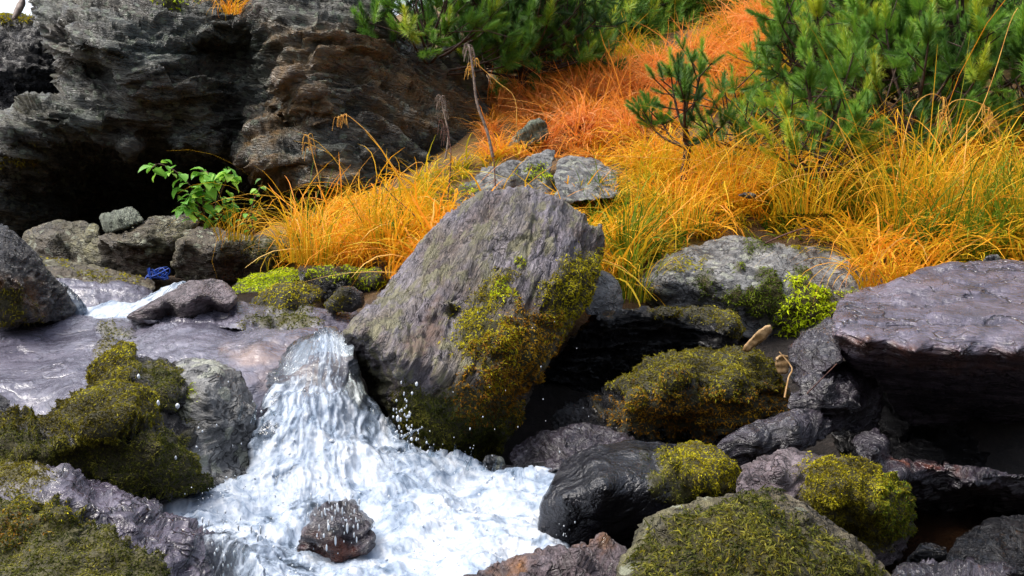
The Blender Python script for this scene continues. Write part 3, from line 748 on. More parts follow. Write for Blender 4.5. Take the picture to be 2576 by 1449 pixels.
# right bank
rock('boulder', 'grey lichen boulder dotted with round moss cushions below the golden grass', 'boulder', [(1574, 745), (1590, 710), (1622, 680), (1662, 650), (1722, 625), (1800, 606), (1872, 598), (1922, 615), (1990, 620), (2082, 626), (2142, 650), (2192, 680), (2215, 720), (2200, 790), (2100, 880), (1950, 900), (1870, 850), (1700, 800), (1590, 790)], 3.5,
     [(1574, 745, .3), (1662, 650, .45), (1800, 606, .55), (1872, 600, .6), (2080, 628, .6), (2192, 680, .5), (1700, 665, .15), (1850, 640, .2), (1980, 660, .2), (2100, 690, .25), (1620, 715, .1), (1680, 700, .0), (1800, 700, -.02), (1900, 730, -.05), (2020, 740, 0), (2120, 750, .1), (1650, 760, .15), (1760, 770, .1), (1900, 800, 0), (2000, 830, 0), (1950, 880, .05)],
     M_GREY, step=5, edge=16, bulge=.05, lay=.014, th=.05, lat=.18, big=.025, bed=(.3, -.5, .8), thick=.5,
     moss=[dict(poly=blob(1890, 622, 15, 14), h=.03, rag=5, col='green'), dict(poly=blob(1925, 617, 20, 12), h=.03, rag=5, col='green'), dict(poly=blob(2003, 624, 22, 9), h=.025, rag=4, col='gold'), dict(poly=blob(2075, 625, 12, 9), h=.03, rag=3, col='green'),
           dict(poly=blob(1860, 668, 12, 12), h=.03, rag=3, col='green'), dict(poly=blob(1922, 694, 20, 14), h=.035, rag=4, col='green'), dict(poly=blob(2026, 688, 15, 14), h=.04, rag=3, col='green'), dict(poly=blob(2003, 690, 8, 10), h=.03, rag=3, col='green'),
           dict(poly=[(1690, 680), (1720, 655), (1770, 655), (1750, 672)], h=.012, rag=10, col='gold'), dict(poly=blob(1775, 712, 26, 26), h=.02, rag=12, col='green'),
           dict(poly=[(1810, 750), (1840, 725), (1900, 730), (1920, 700), (1960, 705), (1985, 740), (1975, 790), (1900, 785), (1840, 770)], h=.035, rag=12, col='green', dens=2.2),
           dict(poly=[(1960, 790), (1985, 740), (1980, 705), (2025, 705), (2060, 740), (2098, 770), (2080, 810), (2030, 835), (1970, 850), (1945, 830)], h=.035, rag=10, col='lime', dens=3.6, L=.022, W=.006),
           dict(poly=[(2100, 740), (2140, 732), (2150, 745), (2120, 760)], h=.02, rag=6, col='lime')])
rock('rock', 'black overhanging ledge with a thin mossy rim, right of the big boulder', 'rock', [(1390, 905), (1440, 848), (1470, 800), (1502, 778), (1600, 772), (1720, 771), (1800, 779), (1850, 790), (1870, 820), (1866, 852), (1835, 885), (1700, 930), (1560, 1000), (1500, 1060), (1420, 1090), (1300, 1180), (1250, 1160), (1320, 1000)], 3.0,
     [(1500, 778, .2), (1720, 772, .25), (1850, 792, .2), (1520, 800, -.05), (1700, 790, -.08), (1840, 815, -.05), (1560, 860, .15), (1700, 860, .2), (1820, 860, .05), (1440, 900, .15), (1400, 1000, .3), (1300, 1100, .3), (1600, 950, .3)], M_BLACK, edge=12, bulge=.03, lay=.02, th=.035, lat=.2,
     moss=[dict(poly=[(1640, 772), (1720, 766), (1810, 776), (1860, 790), (1872, 835), (1840, 850), (1820, 810), (1760, 800), (1660, 790)], col='olive', h=.02, rag=16)])
rock('mossy_rock', 'wide mossy hump under the black ledge, right of the big boulder', 'boulder', [(1385, 1050), (1480, 1000), (1560, 950), (1622, 910), (1702, 885), (1800, 874), (1902, 880), (1946, 920), (1968, 970), (1978, 1010), (1990, 1070), (1900, 1140), (1700, 1150), (1600, 1120), (1500, 1100), (1420, 1110)], 2.6,
     [(1480, 1000, .2), (1622, 912, .2), (1800, 878, .22), (1930, 915, .15), (1980, 1010, .12), (1700, 960, -.06), (1850, 960, -.06), (1600, 1010, -.02), (1800, 1040, .0), (1700, 1100, .08), (1520, 1060, .05), (1920, 1060, .05)], M_BLACK, edge=34, lay=.012, big=.035,
     moss=[dict(poly=[(1530, 975), (1622, 904), (1702, 879), (1800, 868), (1905, 874), (1950, 920), (1975, 975), (1930, 990), (1800, 985), (1700, 980), (1600, 1010)], col='olive', h=.03, rag=18, dens=2.2),
           dict(poly=[(1500, 1020), (1620, 1000), (1720, 970), (1850, 985), (1985, 980), (1985, 1060), (1850, 1085), (1700, 1100), (1560, 1090)], col='rust', h=.02, rag=26, dens=1.6)])
rock('branch_stub', 'broken tan branch stub wedged beside the mossy hump', 'dead wood', [(1866, 884), (1872, 868), (1896, 842), (1924, 818), (1940, 816), (1944, 834), (1922, 856), (1900, 872), (1884, 888)], 2.62, [(1935, 818, .06), (1870, 880, .0)], plain_mat('tan wood', (.16, .09, .03), (.42, .28, .14), 30), step=3, edge=5, bulge=.010, thick=.035, lay=0, groove=0, big=.003, jit=2, bed=(.7, 0, .7))
rock('branch_stub', 'short sawn end of tan wood between the mossy hump and the grey rock', 'dead wood', [(1948, 900), (1962, 892), (1984, 893), (1988, 915), (1984, 940), (1958, 946), (1948, 925)], 2.62, (), bpy.data.materials['tan wood'], step=4, edge=8, lay=0, big=.004, jit=2)
rock('slab', 'great flat purple slate slab jutting from the right over a black hollow', 'slab', [(2088, 830), (2093, 772), (2130, 737), (2200, 719), (2262, 700), (2332, 670), (2400, 660), (2480, 657), (2660, 654), (2660, 1140), (2420, 1110), (2300, 1080), (2240, 1020), (2210, 965), (2135, 930), (2108, 880)], 2.45,
     [(2093, 772, .3), (2200, 720, .5), (2330, 672, .62), (2480, 660, .65), (2660, 658, .65), (2120, 800, .1), (2250, 780, .2), (2400, 760, .25), (2600, 760, .25),
      (2096, 842, -.0), (2180, 862, -.1), (2300, 884, -.16), (2420, 886, -.18), (2560, 886, -.18), (2660, 886, -.18),
      (2112, 880, .1), (2200, 905, .03), (2320, 915, -.03), (2450, 925, -.05), (2600, 935, -.03), (2200, 945, .2), (2300, 960, .15), (2450, 980, .15), (2600, 990, .12), (2300, 1020, .45), (2450, 1060, .55), (2620, 1080, .55)],
     M_SLAB, step=4, edge=8, bulge=.018, thick=.35, jit=5, big=.008, bigf=4, lay=.007, th=.022, lat=.2, groove=.007, gfreq=3.5, bed=(.03, -.25, .97), fine=.002, stain=[[(2090, 840), (2300, 870), (2640, 885), (2640, 940), (2300, 930), (2110, 880)]])
rock('rock', 'dark angular stone leaning against the left end of the purple slab', 'rock', [(1984, 890), (2000, 850), (2040, 820), (2092, 794), (2110, 830), (2125, 905), (2062, 945), (2000, 965), (1985, 935)], 2.62, [(2040, 822, .1), (2095, 800, .1), (2050, 870, -.04), (2000, 930, .05)], M_WETDARK, edge=14, lay=.014, bed=(-.4, -.4, .8))
rock('rock', 'blue grey wet rock below the left end of the purple slab', 'rock', [(1988, 1010), (2020, 960), (2062, 920), (2100, 904), (2150, 922), (2205, 955), (2225, 1025), (2200, 1090), (2050, 1080), (1995, 1040)], 2.45, [(2062, 922, .15), (2150, 924, .2), (2205, 960, .2), (2080, 970, -.04), (2150, 1010, -.02), (2050, 1050, .04), (2200, 1080, .2)], M_WETDARK, edge=16, lay=.02, th=.03, lat=.15, bed=(-.2, -.3, .9))
rock('rock', 'tilted dark slate wedge pointing up to the right, beside the mossy hump', 'rock', [(1785, 1135), (1850, 1092), (1930, 1050), (2010, 1024), (2062, 1030), (2110, 1070), (2080, 1110), (2000, 1140), (1920, 1175), (1850, 1190)], 2.3, [(1930, 1052, .1), (2050, 1032, .12), (1900, 1110, -.04), (2000, 1080, -.03), (2080, 1100, .1), (1900, 1170, .05)], M_WETDARK, edge=12, lay=.016, th=.02, lat=.2, bed=(-.45, -.3, .85))
rock('rock', 'low glossy dark rock behind the foam, in front of the dark hollow', 'rock', [(1270, 1150), (1295, 1122), (1350, 1086), (1430, 1067), (1502, 1065), (1562, 1090), (1610, 1112), (1570, 1150), (1400, 1190), (1300, 1185)], 2.5, [(1350, 1088, .1), (1500, 1067, .12), (1420, 1100, -.04), (1540, 1115, -.02), (1340, 1150, .03)], M_WETDARK, edge=16, lay=.016, th=.02, lat=.1)
rock('boulder', 'glossy black wet boulder with mossy right shoulder at the edge of the foam', 'boulder', [(1346, 1350), (1358, 1262), (1390, 1210), (1422, 1160), (1472, 1130), (1560, 1108), (1642, 1102), (1702, 1112), (1760, 1112), (1802, 1140), (1842, 1180), (1874, 1226), (1880, 1290), (1700, 1400), (1540, 1420), (1360, 1400)], 2.05,
     [(1422, 1162, .2), (1560, 1110, .25), (1700, 1114, .25), (1850, 1200, .2), (1500, 1170, .02), (1620, 1160, .05), (1420, 1250, -.05), (1520, 1230, -.1), (1640, 1230, -.06), (1760, 1200, .0), (1450, 1340, .0), (1600, 1330, .02), (1760, 1300, .1), (1540, 1400, .1)], M_GLOSS, step=5, edge=20, lay=0, big=.030, bigf=5, groove=0, fine=.002, aniso=1.3, bed=(-.3, -.4, .85),
     moss=[dict(poly=[(1650, 1170), (1700, 1115), (1765, 1105), (1810, 1140), (1850, 1180), (1880, 1230), (1850, 1240), (1760, 1230), (1680, 1210)], col='gold', h=.02, rag=18, dens=2, down=.8), dict(poly=[(1640, 1160), (1690, 1160), (1750, 1230), (1850, 1240), (1800, 1290), (1700, 1270), (1640, 1210)], col='dark', h=.015, rag=22, dens=1.6)])
rock('boulder', 'pinkish rock whose right half is a thick green moss dome, beside dark water', 'boulder', [(1856, 1225), (1872, 1180), (1922, 1145), (1962, 1124), (2002, 1130), (2060, 1150), (2160, 1154), (2222, 1190), (2272, 1240), (2299, 1290), (2292, 1345), (2262, 1400), (2200, 1440), (2050, 1400), (1900, 1300)], 1.95,
     [(1922, 1147, .15), (2000, 1132, .18), (2160, 1156, .15), (2272, 1242, .12), (2299, 1300, .12), (1960, 1190, -.02), (2100, 1230, -.06), (2200, 1280, -.05), (2000, 1250, -.01), (2150, 1340, .05), (2240, 1370, .08)], M_PINK, edge=26, lay=.010, big=.02,
     moss=[dict(poly=[(2010, 1215), (2060, 1160), (2165, 1150), (2280, 1240), (2300, 1300), (2240, 1380), (2100, 1390)], col='olive', h=.012, rag=16, dens=1.8), dict(poly=[(2010, 1200), (2060, 1150), (2165, 1148), (2226, 1186), (2240, 1240), (2150, 1260), (2060, 1240)], col='gold', h=.018, rag=18, dens=1.6), dict(poly=[(2010, 1220), (2080, 1240), (2200, 1250), (2180, 1400), (2100, 1400), (2010, 1300)], col='olive', h=.02, rag=18, dens=2),
           dict(poly=[(2200, 1215), (2240, 1205), (2280, 1240), (2305, 1295), (2290, 1350), (2220, 1340), (2200, 1280)], col='green', h=.02, rag=16, dens=1.8)])
rock('mossy_boulder', 'big moss fringed boulder with a pale lichen rim at the bottom right', 'boulder', [(1556, 1420), (1590, 1360), (1622, 1310), (1682, 1270), (1762, 1246), (1862, 1235), (1942, 1231), (2012, 1255), (2082, 1300), (2152, 1350), (2212, 1410), (2264, 1462), (2300, 1530), (1550, 1530)], 1.62,
     [(1622, 1312, .15), (1762, 1248, .2), (1942, 1234, .2), (2082, 1302, .17), (2212, 1412, .15), (1660, 1330, .03), (1850, 1270, .05), (2020, 1310, .04), (1700, 1400, -.06), (1900, 1380, -.08), (2080, 1420, -.05), (1800, 1500, -.1), (2150, 1480, 0)], M_OLIVE, step=6, edge=14, lay=.008, big=.02, bigf=6,
     moss=[dict(poly=[(1625, 1370), (1690, 1318), (1780, 1288), (1850, 1255), (1862, 1238), (1950, 1232), (1960, 1290), (2050, 1345), (2140, 1410), (2215, 1470), (2250, 1530), (1600, 1530), (1600, 1430)], col='dark', h=.012, rag=26, dens=3.2, L=.016, W=.0028, down=.9),
           dict(poly=[(1660, 1400), (1740, 1345), (1850, 1310), (1940, 1310), (2020, 1390), (2100, 1450), (2170, 1530), (1670, 1530)], col='olive', h=.004, rag=60, dens=1.2, L=.018, W=.0028, down=1.0)])
rock('rock', 'purple brown rock with an orange edge at the bottom of the foam', 'rock', [(1150, 1475), (1200, 1430), (1262, 1408), (1330, 1390), (1392, 1366), (1442, 1375), (1480, 1362), (1520, 1352), (1570, 1372), (1600, 1410), (1660, 1540), (1130, 1540)], 1.6,
     [(1200, 1432, .1), (1392, 1368, .15), (1520, 1355, .15), (1580, 1390, .12), (1320, 1430, -.02), (1450, 1410, .0), (1400, 1500, -.08), (1540, 1450, .02)], M_PINK, edge=12, lay=.018, th=.028, lat=.12, big=.015, bed=(-.3, -.4, .85), stain=[[(1230, 1440), (1280, 1416), (1345, 1398), (1335, 1408), (1260, 1440)], [(1450, 1372), (1500, 1354), (1550, 1366), (1510, 1376)]])
rock('rock', 'dark brown rock standing in the foaming water', 'rock', [(735, 1440), (762, 1345), (790, 1280), (832, 1254), (890, 1260), (922, 1300), (942, 1350), (925, 1385), (880, 1405), (840, 1440)], 1.92, [(832, 1256, .1), (900, 1270, .1), (840, 1330, -.03), (900, 1380, 0), (780, 1420, .05)], M_WETDARK, edge=24, lay=.010, th=.03, lat=.09, big=.022, bigf=9, stain=[[(770, 1340), (860, 1350), (930, 1400), (780, 1430)]])
rock('ledge', 'lilac water washed ledge under the hollow of the purple slab', 'rock', [(2140, 1115), (2160, 1082), (2205, 1070), (2232, 1095), (2242, 1150), (2300, 1160), (2450, 1176), (2660, 1195), (2660, 1460), (2450, 1470), (2250, 1440), (2180, 1230), (2155, 1160)], 2.15,
     [(2160, 1084, .2), (2210, 1072, .25), (2240, 1140, .15), (2300, 1162, .15), (2450, 1178, .15), (2650, 1196, .15), (2200, 1130, .0), (2260, 1200, -.06), (2450, 1215, -.08), (2640, 1245, -.08), (2260, 1250, .25), (2450, 1270, .35), (2640, 1290, .35), (2450, 1450, .6), (2640, 1440, .6), (2260, 1400, .5)], M_WETDARK, edge=12, bulge=.02, lay=.012, th=.03, big=.02,
     stain=[[(2230, 1150), (2420, 1165), (2420, 1185), (2240, 1175)]])
rock('rock', 'wet pebbly rock at the bottom right in the dark pool', 'rock', [(2240, 1450), (2280, 1424), (2350, 1410), (2420, 1404), (2522, 1418), (2560, 1450), (2560, 1520), (2240, 1520)], 1.62, [(2350, 1412, .08), (2500, 1416, .08), (2400, 1440, -.02)], M_WETDARK, edge=12, lay=.012, big=.03, bigf=12)
rock('stone', 'small grey stone at the foot of the big boulder where the foam begins', 'stone', [(1212, 1165), (1222, 1145), (1245, 1140), (1268, 1150), (1275, 1180), (1250, 1195), (1215, 1190)], 2.5, (), M_GREY, step=4, edge=14, lay=.004, big=.01)
rock('ledge', 'brown ledge between the foam and the black rocks', 'rock', [(1225, 1195), (1270, 1178), (1340, 1165), (1420, 1160), (1430, 1180), (1350, 1200), (1250, 1215)], 2.46, [(1340, 1166, .06), (1340, 1190, -.02)], M_DARK, step=5, edge=10, lay=.006)

# stones lying in the meadow
rock('rock', 'pale lichen rock with moss seams in the grass behind the big boulder', 'rock', [(1140, 500), (1165, 460), (1210, 435), (1290, 408), (1360, 385), (1392, 378), (1400, 400), (1385, 440), (1400, 500), (1380, 540), (1150, 540)], 4.9,
     [(1210, 436, .2), (1380, 382, .35), (1290, 440, -.05), (1200, 480, -.05), (1380, 450, 0), (1300, 520, .05)], M_GREY, edge=14, lay=.03, th=.06, lat=.2, big=.03,
     moss=[dict(poly=[(1300, 440), (1340, 418), (1370, 400), (1365, 430), (1395, 445), (1380, 465), (1330, 445)], col='lime', h=.02, L=.025, W=.006, rag=12), dict(poly=[(1150, 470), (1185, 450), (1200, 480), (1160, 500)], col='lime', h=.015, rag=12, L=.025, W=.006)])
rock('rock', 'pale angular rock half sunk in golden grass, right of the lichen rock', 'rock', [(1395, 460), (1400, 410), (1430, 390), (1480, 395), (1520, 412), (1555, 440), (1560, 500), (1400, 510)], 4.95, [(1430, 392, .25), (1530, 420, .2), (1470, 440, -.05)], M_GREY, edge=14, lay=.02, th=.06, lat=.2)
rock('rock', 'dark green slate stone leaning at the foot of the cliff in orange grass', 'rock', [(1262, 375), (1280, 350), (1310, 325), (1345, 300), (1372, 298), (1382, 318), (1375, 350), (1330, 375), (1280, 388)], 5.9, [(1345, 302, .15), (1320, 345, -.04)], M_PALE, edge=12, lay=.02, th=.03, bed=(.7, 0, -.7))
rock('stone', 'small pale stone nearly hidden in the golden grass on the right', 'stone', blob(1880, 492, 26, 9), 4.4, (), M_GREY, step=5, edge=8, lay=.005)
rock('stone', 'small grey stone peeping over the back edge of the purple slab', 'stone', [(2470, 660), (2482, 645), (2508, 640), (2520, 655), (2510, 670), (2475, 672)], 3.15, (), M_GREY, step=4, edge=10, lay=.004)
rock('rock', 'black rock closing the back of the hollow under the purple slab', 'rock', [(2100, 960), (2200, 930), (2400, 940), (2680, 960), (2680, 1240), (2400, 1240), (2200, 1200), (2090, 1120)], 3.05, [(2200, 935, .1), (2600, 960, .1), (2350, 1100, -.1)], M_BLACK, edge=30, lay=.03, th=.05, lat=.2, big=.04)  # added filler, its black colour stands in for deep shade under the slab
rock('rock', 'smooth black rock standing in the dark pool at the right edge', 'rock', [(2390, 1410), (2430, 1365), (2490, 1335), (2560, 1325), (2660, 1340), (2680, 1430), (2500, 1450), (2410, 1440)], 1.9, [(2480, 1338, .1), (2600, 1330, .1), (2520, 1390, -.02)], M_BLACK, edge=24, lay=.01, th=.03, big=.03)
rock('stone', 'small black stone between the green moss dome and the dark pool', 'stone', [(2270, 1440), (2285, 1385), (2330, 1360), (2385, 1375), (2400, 1430), (2350, 1460)], 1.85, [(2330, 1365, .05)], M_BLACK, edge=22, lay=.006, big=.02)

# ================================================================== water
def water_mat(name):
    """running water: clear and glossy where it is thin, white where air is beaten into it"""
    t = NT(name)
    co = t.n("TexCoord").outputs['Object']
    wob = t.n("TexNoise", Scale=5.0, Detail=3.0); t.set(wob.inputs[0], co)
    fl = t.n("CombineXYZ"); t.set(fl.inputs[0], t.math('MULTIPLY', t.attr('across'), 5.0)); t.set(fl.inputs[1], t.math('MULTIPLY', t.attr('along'), 2.0))
    fw = t.n("VectorMath", operation='MULTIPLY_ADD'); t.set(fw.inputs[0], wob.outputs['Color']); fw.inputs[1].default_value = (3.2, 3.2, 3.2); t.set(fw.inputs[2], fl.outputs[0])
    a = t.noise(fw.outputs[0], 1.0, 8, 0.62, 0.4)
    b = t.noise(co, 12, 7, 0.62, 1.2)
    calm = t.rng(t.attr('along'), 0.9, 1.9, 0.70, 0.35)
    f = t.math('ADD', t.math('MULTIPLY', a, calm), t.math('MULTIPLY', b, t.math('SUBTRACT', 1.0, calm)))
    h = f
    f = t.math('ADD', f, t.math('MULTIPLY', t.math('SUBTRACT', t.attr('foam'), 0.5), 0.50))
    c = t.ramp(t.math('ADD', t.math('MULTIPLY', h, 0.75), t.math('MULTIPLY', f, 0.25)), [(0.40, (0.12, 0.17, 0.24)), (0.49, (0.28, 0.34, 0.43)), (0.57, (0.44, 0.49, 0.56)), (0.68, (0.72, 0.74, 0.77))])
    bp = t.n("Bump", Strength=0.7, Distance=0.014); t.set(bp.inputs['Height'], h)
    t.out(c, t.rng(f, 0.4, 0.7, 0.10, 0.4), Normal=bp.outputs[0], Specular_IOR_Level=0.5, IOR=1.33)
    tr = t.n("BsdfTransparent"); tr.inputs[0].default_value = (0.86, 0.90, 0.92, 1)
    gl = t.n("BsdfGlossy"); gl.inputs['Roughness'].default_value = 0.06; t.set(gl.inputs['Normal'], bp.outputs[0])
    fr = t.n("Fresnel", IOR=1.3); t.set(fr.inputs['Normal'], bp.outputs[0])
    clear = t.n("MixShader"); t.set(clear.inputs[0], fr.outputs[0])
    t.t.links.new(tr.outputs[0], clear.inputs[1]); t.t.links.new(gl.outputs[0], clear.inputs[2])
    mx = t.n("MixShader"); t.set(mx.inputs[0], t.rng(f, 0.40, 0.53, 0.06, 1.0))
    t.t.links.new(clear.outputs[0], mx.inputs[1]); t.t.links.new(t.bsdf.outputs[0], mx.inputs[2])
    t.t.links.new(mx.outputs[0], t.t.nodes["Material Output"].inputs[0])
    return t.m


M_FOAM = water_mat('white water')
t = NT('dark water')
co = t.n("TexCoord").outputs['Object']
nz = t.noise(co, 14, 4, 0.6, 0.6)
bp = t.n("Bump", Strength=0.5, Distance=0.03); t.set(bp.inputs['Height'], nz)
M_POOL = t.out((0.012, 0.006, 0.003), 0.06, Normal=bp.outputs[0], Specular_IOR_Level=0.5, IOR=1.33)
M_DROP = plain_mat('water drop', (.50, .55, .60), (.66, .70, .74), 30, 0.08, 0.0, 0.8)


def water_sheet(name, outline, d, ctrl, step=3.6, rough=0.017, jit=10, edge=14, seed=3, foam=(), thick=0.12, bulge=.03, freq=11.0, head=(830, 740)):
    ol = resample(outline, step, jit, seed)
    lo, hi = ol.min(0), ol.max(0)
    gx, gy = np.meshgrid(np.arange(lo[0], hi[0], step), np.arange(lo[1], hi[1], step))
    rs = np.random.default_rng(seed)
    g = np.stack([gx.ravel(), gy.ravel()], 1) + rs.uniform(-.3, .3, (gx.size, 2)) * step
    g = g[inside(ol, g)]; g = g[edist(ol, g) > step * .6]
    n0 = len(ol)
    ov, _, of, _, _, _ = delaunay_2d_cdt([Vector((float(a), float(b))) for a, b in np.vstack([ol, g])], [(i, (i + 1) % n0) for i in range(n0)], [], 1, .001)
    U = np.array([(v.x, v.y) for v in ov]); T = np.array([f for f in of if len(f) == 3], int)
    dist = edist(ol, U); bd = dist < .05
    x = np.clip(dist / edge, 0, 1); pf = np.sqrt(1 - (1 - x) ** 2)
    base = d + rbf(ctrl, U)
    V = P(U[:, 0], U[:, 1], base - bulge * pf)
    nb = np.where(~bd)[0]; remap = np.arange(len(U)); remap[nb] = len(U) + np.arange(len(nb))
    fn = np.cross(V[T[:, 1]] - V[T[:, 0]], V[T[:, 2]] - V[T[:, 0]])
    fl = np.einsum('ij,ij->i', fn, V[T[:, 0]] - CAM) > 0
    T[fl] = T[fl][:, ::-1]
    N = vnormals(V, T)
    th_ = np.arctan2(U[:, 0] - head[0], np.maximum(U[:, 1] - head[1], 1) + 0 * U[:, 0]); ra_ = np.hypot(U[:, 0] - head[0], U[:, 1] - head[1])
    across, along = th_ * 3.0, ra_ / 300.0
    wb = fbm(V * 4.0, 3, seed + 2)
    q = np.stack([across * 3.2 + .9 * wb, along * 2.0 + .6 * wb, V[:, 0] * 4], 1) / freq
    rid = 1 - np.abs(fbm(q * freq * 1.3, 4, seed + 3, .55))
    rid2 = 1 - np.abs(fbm(V * freq * 1.6, 4, seed + 13, .55))
    q2 = np.clip(1.6 - along * .6, .25, 1)
    k = rough * (1.9 * fbm(V * freq * .4, 3, seed) + 0.6 * q2 * rid ** 2 + (.55 - .35 * q2) * rid2 ** 2 + .3 * fbm(V * freq * 1.1, 3, seed + 4))
    V = V + N * k[:, None]
    VB = P(U[nb, 0], U[nb, 1], base[nb] + thick * pf[nb])
    fo = np.zeros(len(U))
    if len(foam):
        fo = np.clip(rbf(foam, U), 0, 1)
    else:
        fo[:] = .5
    fo = np.concatenate([fo, fo[nb]])
    ac = np.concatenate([across, across[nb]]); al = np.concatenate([along, along[nb]])
    AV = np.vstack([V, VB])
    org = AV.mean(0)
    me = make_mesh(name, AV - org, np.vstack([T, remap[T][:, ::-1]]), M_FOAM, True, dict(foam=fo, across=ac, along=al))
    o = link(name, me, org)
    return tag(o, kind='structure'), V, N, U, fo


wat, WV, WN, WU, WF = water_sheet('stream_water',
    [(752, 846), (800, 832), (815, 826), (845, 838), (874, 872), (892, 930), (926, 1004), (950, 1040), (985, 1062), (1040, 1118), (1100, 1142), (1170, 1160), (1222, 1182), (1300, 1196), (1380, 1176), (1430, 1158), (1470, 1150),
     (1480, 1300), (1430, 1400), (1380, 1400), (1290, 1420), (1240, 1480), (1180, 1560), (560, 1560), (540, 1400), (470, 1330), (385, 1262), (425, 1234), (510, 1222), (620, 1205), (640, 1150), (660, 1090), (690, 1030), (690, 985), (690, 930), (715, 880)],
    2.4, [(752, 846, .50), (715, 885, .40), (695, 940, .32), (800, 832, .58), (850, 840, .58), (870, 880, .45), (800, 960, .32), (740, 990, .25), (900, 960, .38), (850, 1020, .22), (950, 1060, .28), (700, 1060, .1), (800, 1120, .06), (930, 1140, .08), (1050, 1140, .15), (1200, 1190, .1), (1400, 1180, .05), (1470, 1160, .05),
          (640, 1200, -.05), (520, 1225, -.1), (400, 1260, -.2), (700, 1250, -.15), (900, 1230, -.1), (1100, 1250, -.12), (1300, 1290, -.2), (1420, 1380, -.35), (550, 1390, -.55), (800, 1400, -.45), (1000, 1400, -.45), (1200, 1450, -.6), (700, 1540, -.72), (1000, 1540, -.72)],
    foam=[(752, 850, .10), (715, 890, .10), (700, 940, .14), (740, 930, .12), (810, 835, .32), (850, 850, .22), (815, 870, .5), (870, 900, .2), (820, 900, .5), (780, 960, .3), (880, 980, .25), (740, 1000, .55), (820, 1040, .75), (900, 1060, .5), (680, 1100, .45), (760, 1150, .8), (900, 1160, .8), (1000, 1150, .6), (1150, 1250, .95), (1350, 1200, .75),
          (1100, 1350, 1.0), (900, 1280, .7), (620, 1280, .75), (480, 1260, .8), (600, 1400, .45), (560, 1360, .3), (1000, 1450, .95), (1350, 1350, .8), (780, 1420, .5), (700, 1350, .75), (760, 1280, .5), (850, 1430, .75), (1150, 1500, .8)])

uw, UV_, UN_, UU_, UF_ = water_sheet('upper_stream', [(170, 806), (205, 780), (270, 770), (330, 765), (385, 742), (425, 722), (460, 706), (470, 714), (430, 745), (395, 770), (345, 812), (250, 815)], 3.85,
    [(170, 806, -.1), (460, 708, .1), (330, 770, 0), (345, 812, -.2), (250, 780, -.02)], step=4, rough=.012, jit=5, seed=11, edge=8, bulge=.02, head=(520, 660),
    foam=[(170, 806, .5), (250, 790, .75), (330, 780, .6), (400, 745, .45), (455, 712, .5), (345, 805, .4)])
st_, _a, _b, _c, _d = water_sheet('thin_cascade', [(140, 706), (165, 712), (200, 745), (220, 775), (205, 800), (170, 800), (175, 760)], 3.75, (), step=4, rough=.008, jit=4, seed=23, edge=8, bulge=.02, head=(150, 640), foam=[(150, 710, .2), (200, 760, .45), (200, 798, .8)])

# veils of water thrown over the rock in the foam and over the end of the mossy ridge
water_sheet('water_veil', [(500, 1335), (560, 1345), (610, 1375), (660, 1400), (690, 1560), (540, 1560), (520, 1450), (470, 1380)], 1.66, [(520, 1345, .12), (600, 1400, 0), (600, 1540, -.08)], step=4, rough=.006, jit=12, seed=37, edge=10, bulge=.02,
            foam=[(500, 1340, .3), (560, 1400, .28), (600, 1380, .4), (560, 1500, .25), (650, 1420, .55), (660, 1540, .5)], thick=.02)

# still dark water, a level sheet low in the stream bed
px = np.linspace(0.75, 2.6, 60); py = np.linspace(1.0, 2.6, 50)
PX, PY = np.meshgrid(px, py)
pz = 0.40 + 0.006 * fbm(np.stack([PX.ravel() * 7, PY.ravel() * 9, PX.ravel() * 0], 1), 3, 8)
i0 = (np.arange(49)[:, None] * 60 + np.arange(59)[None]).ravel()
# its edge lies under the boulders around it
tag(link('dark_water', make_mesh('dark_water', np.stack([PX.ravel(), PY.ravel(), pz * 0 + 0.12 + (pz - .40)], 1), np.stack([i0, i0 + 1, i0 + 61, i0 + 60], 1), M_POOL)), kind='structure')

# ico sphere for drops and bubbles
import bmesh
bm_ = bmesh.new(); bmesh.ops.create_icosphere(bm_, subdivisions=1, radius=1.0)
IV = np.array([v.co[:] for v in bm_.verts]); IT = np.array([[v.index for v in f.verts] for f in bm_.faces]); bm_.free()


def many_blobs(name, C, R, st, mat, kind='stuff', parent=None):
    n = len(C)
    V = IV[None] * (R[:, None, None] * st[:, None, :])
    V = (V + C[:, None]).reshape(-1, 3)
    F = (IT[None] + (np.arange(n) * len(IV))[:, None, None]).reshape(-1, 3)
    org = V.mean(0)
    o = link(name, make_mesh(name, V - org, F, mat), org, parent)
    return tag(o, kind=kind)


# bubbles and froth riding on the white water
rs = np.random.default_rng(5)
wgt = np.clip(WF[:len(WV)] - .25, 0, 1); wgt /= wgt.sum()
NB = 600
pk = rs.choice(len(WV), NB, p=wgt)
r_ = rs.lognormal(math.log(.0014), .5, NB)
many_blobs('foam', WV[pk] + WN[pk] * (rs.uniform(-.4, 1.0, NB) * r_ * 1.2)[:, None] + rs.normal(0, .004, (NB, 3)), r_, rs.uniform(.6, 1.6, (NB, 3)), M_DROP)
# streaks of water running over the rock in the foam
n_ = 110
su = np.concatenate([rs.normal(850, 45, 60), rs.normal(600, 50, 50)]); sv = np.concatenate([rs.normal(1300, 40, 60), rs.normal(1380, 45, 50)])
sd_ = np.concatenate([1.88 + rs.normal(0, .02, 60), 1.66 + rs.normal(0, .02, 50)])
many_blobs('spray', P(su, sv, sd_), rs.uniform(.0010, .0030, n_), np.stack([rs.uniform(.6, 1.1, n_), rs.uniform(.6, 1.1, n_), rs.uniform(1.0, 4.5, n_)], 1), M_DROP)
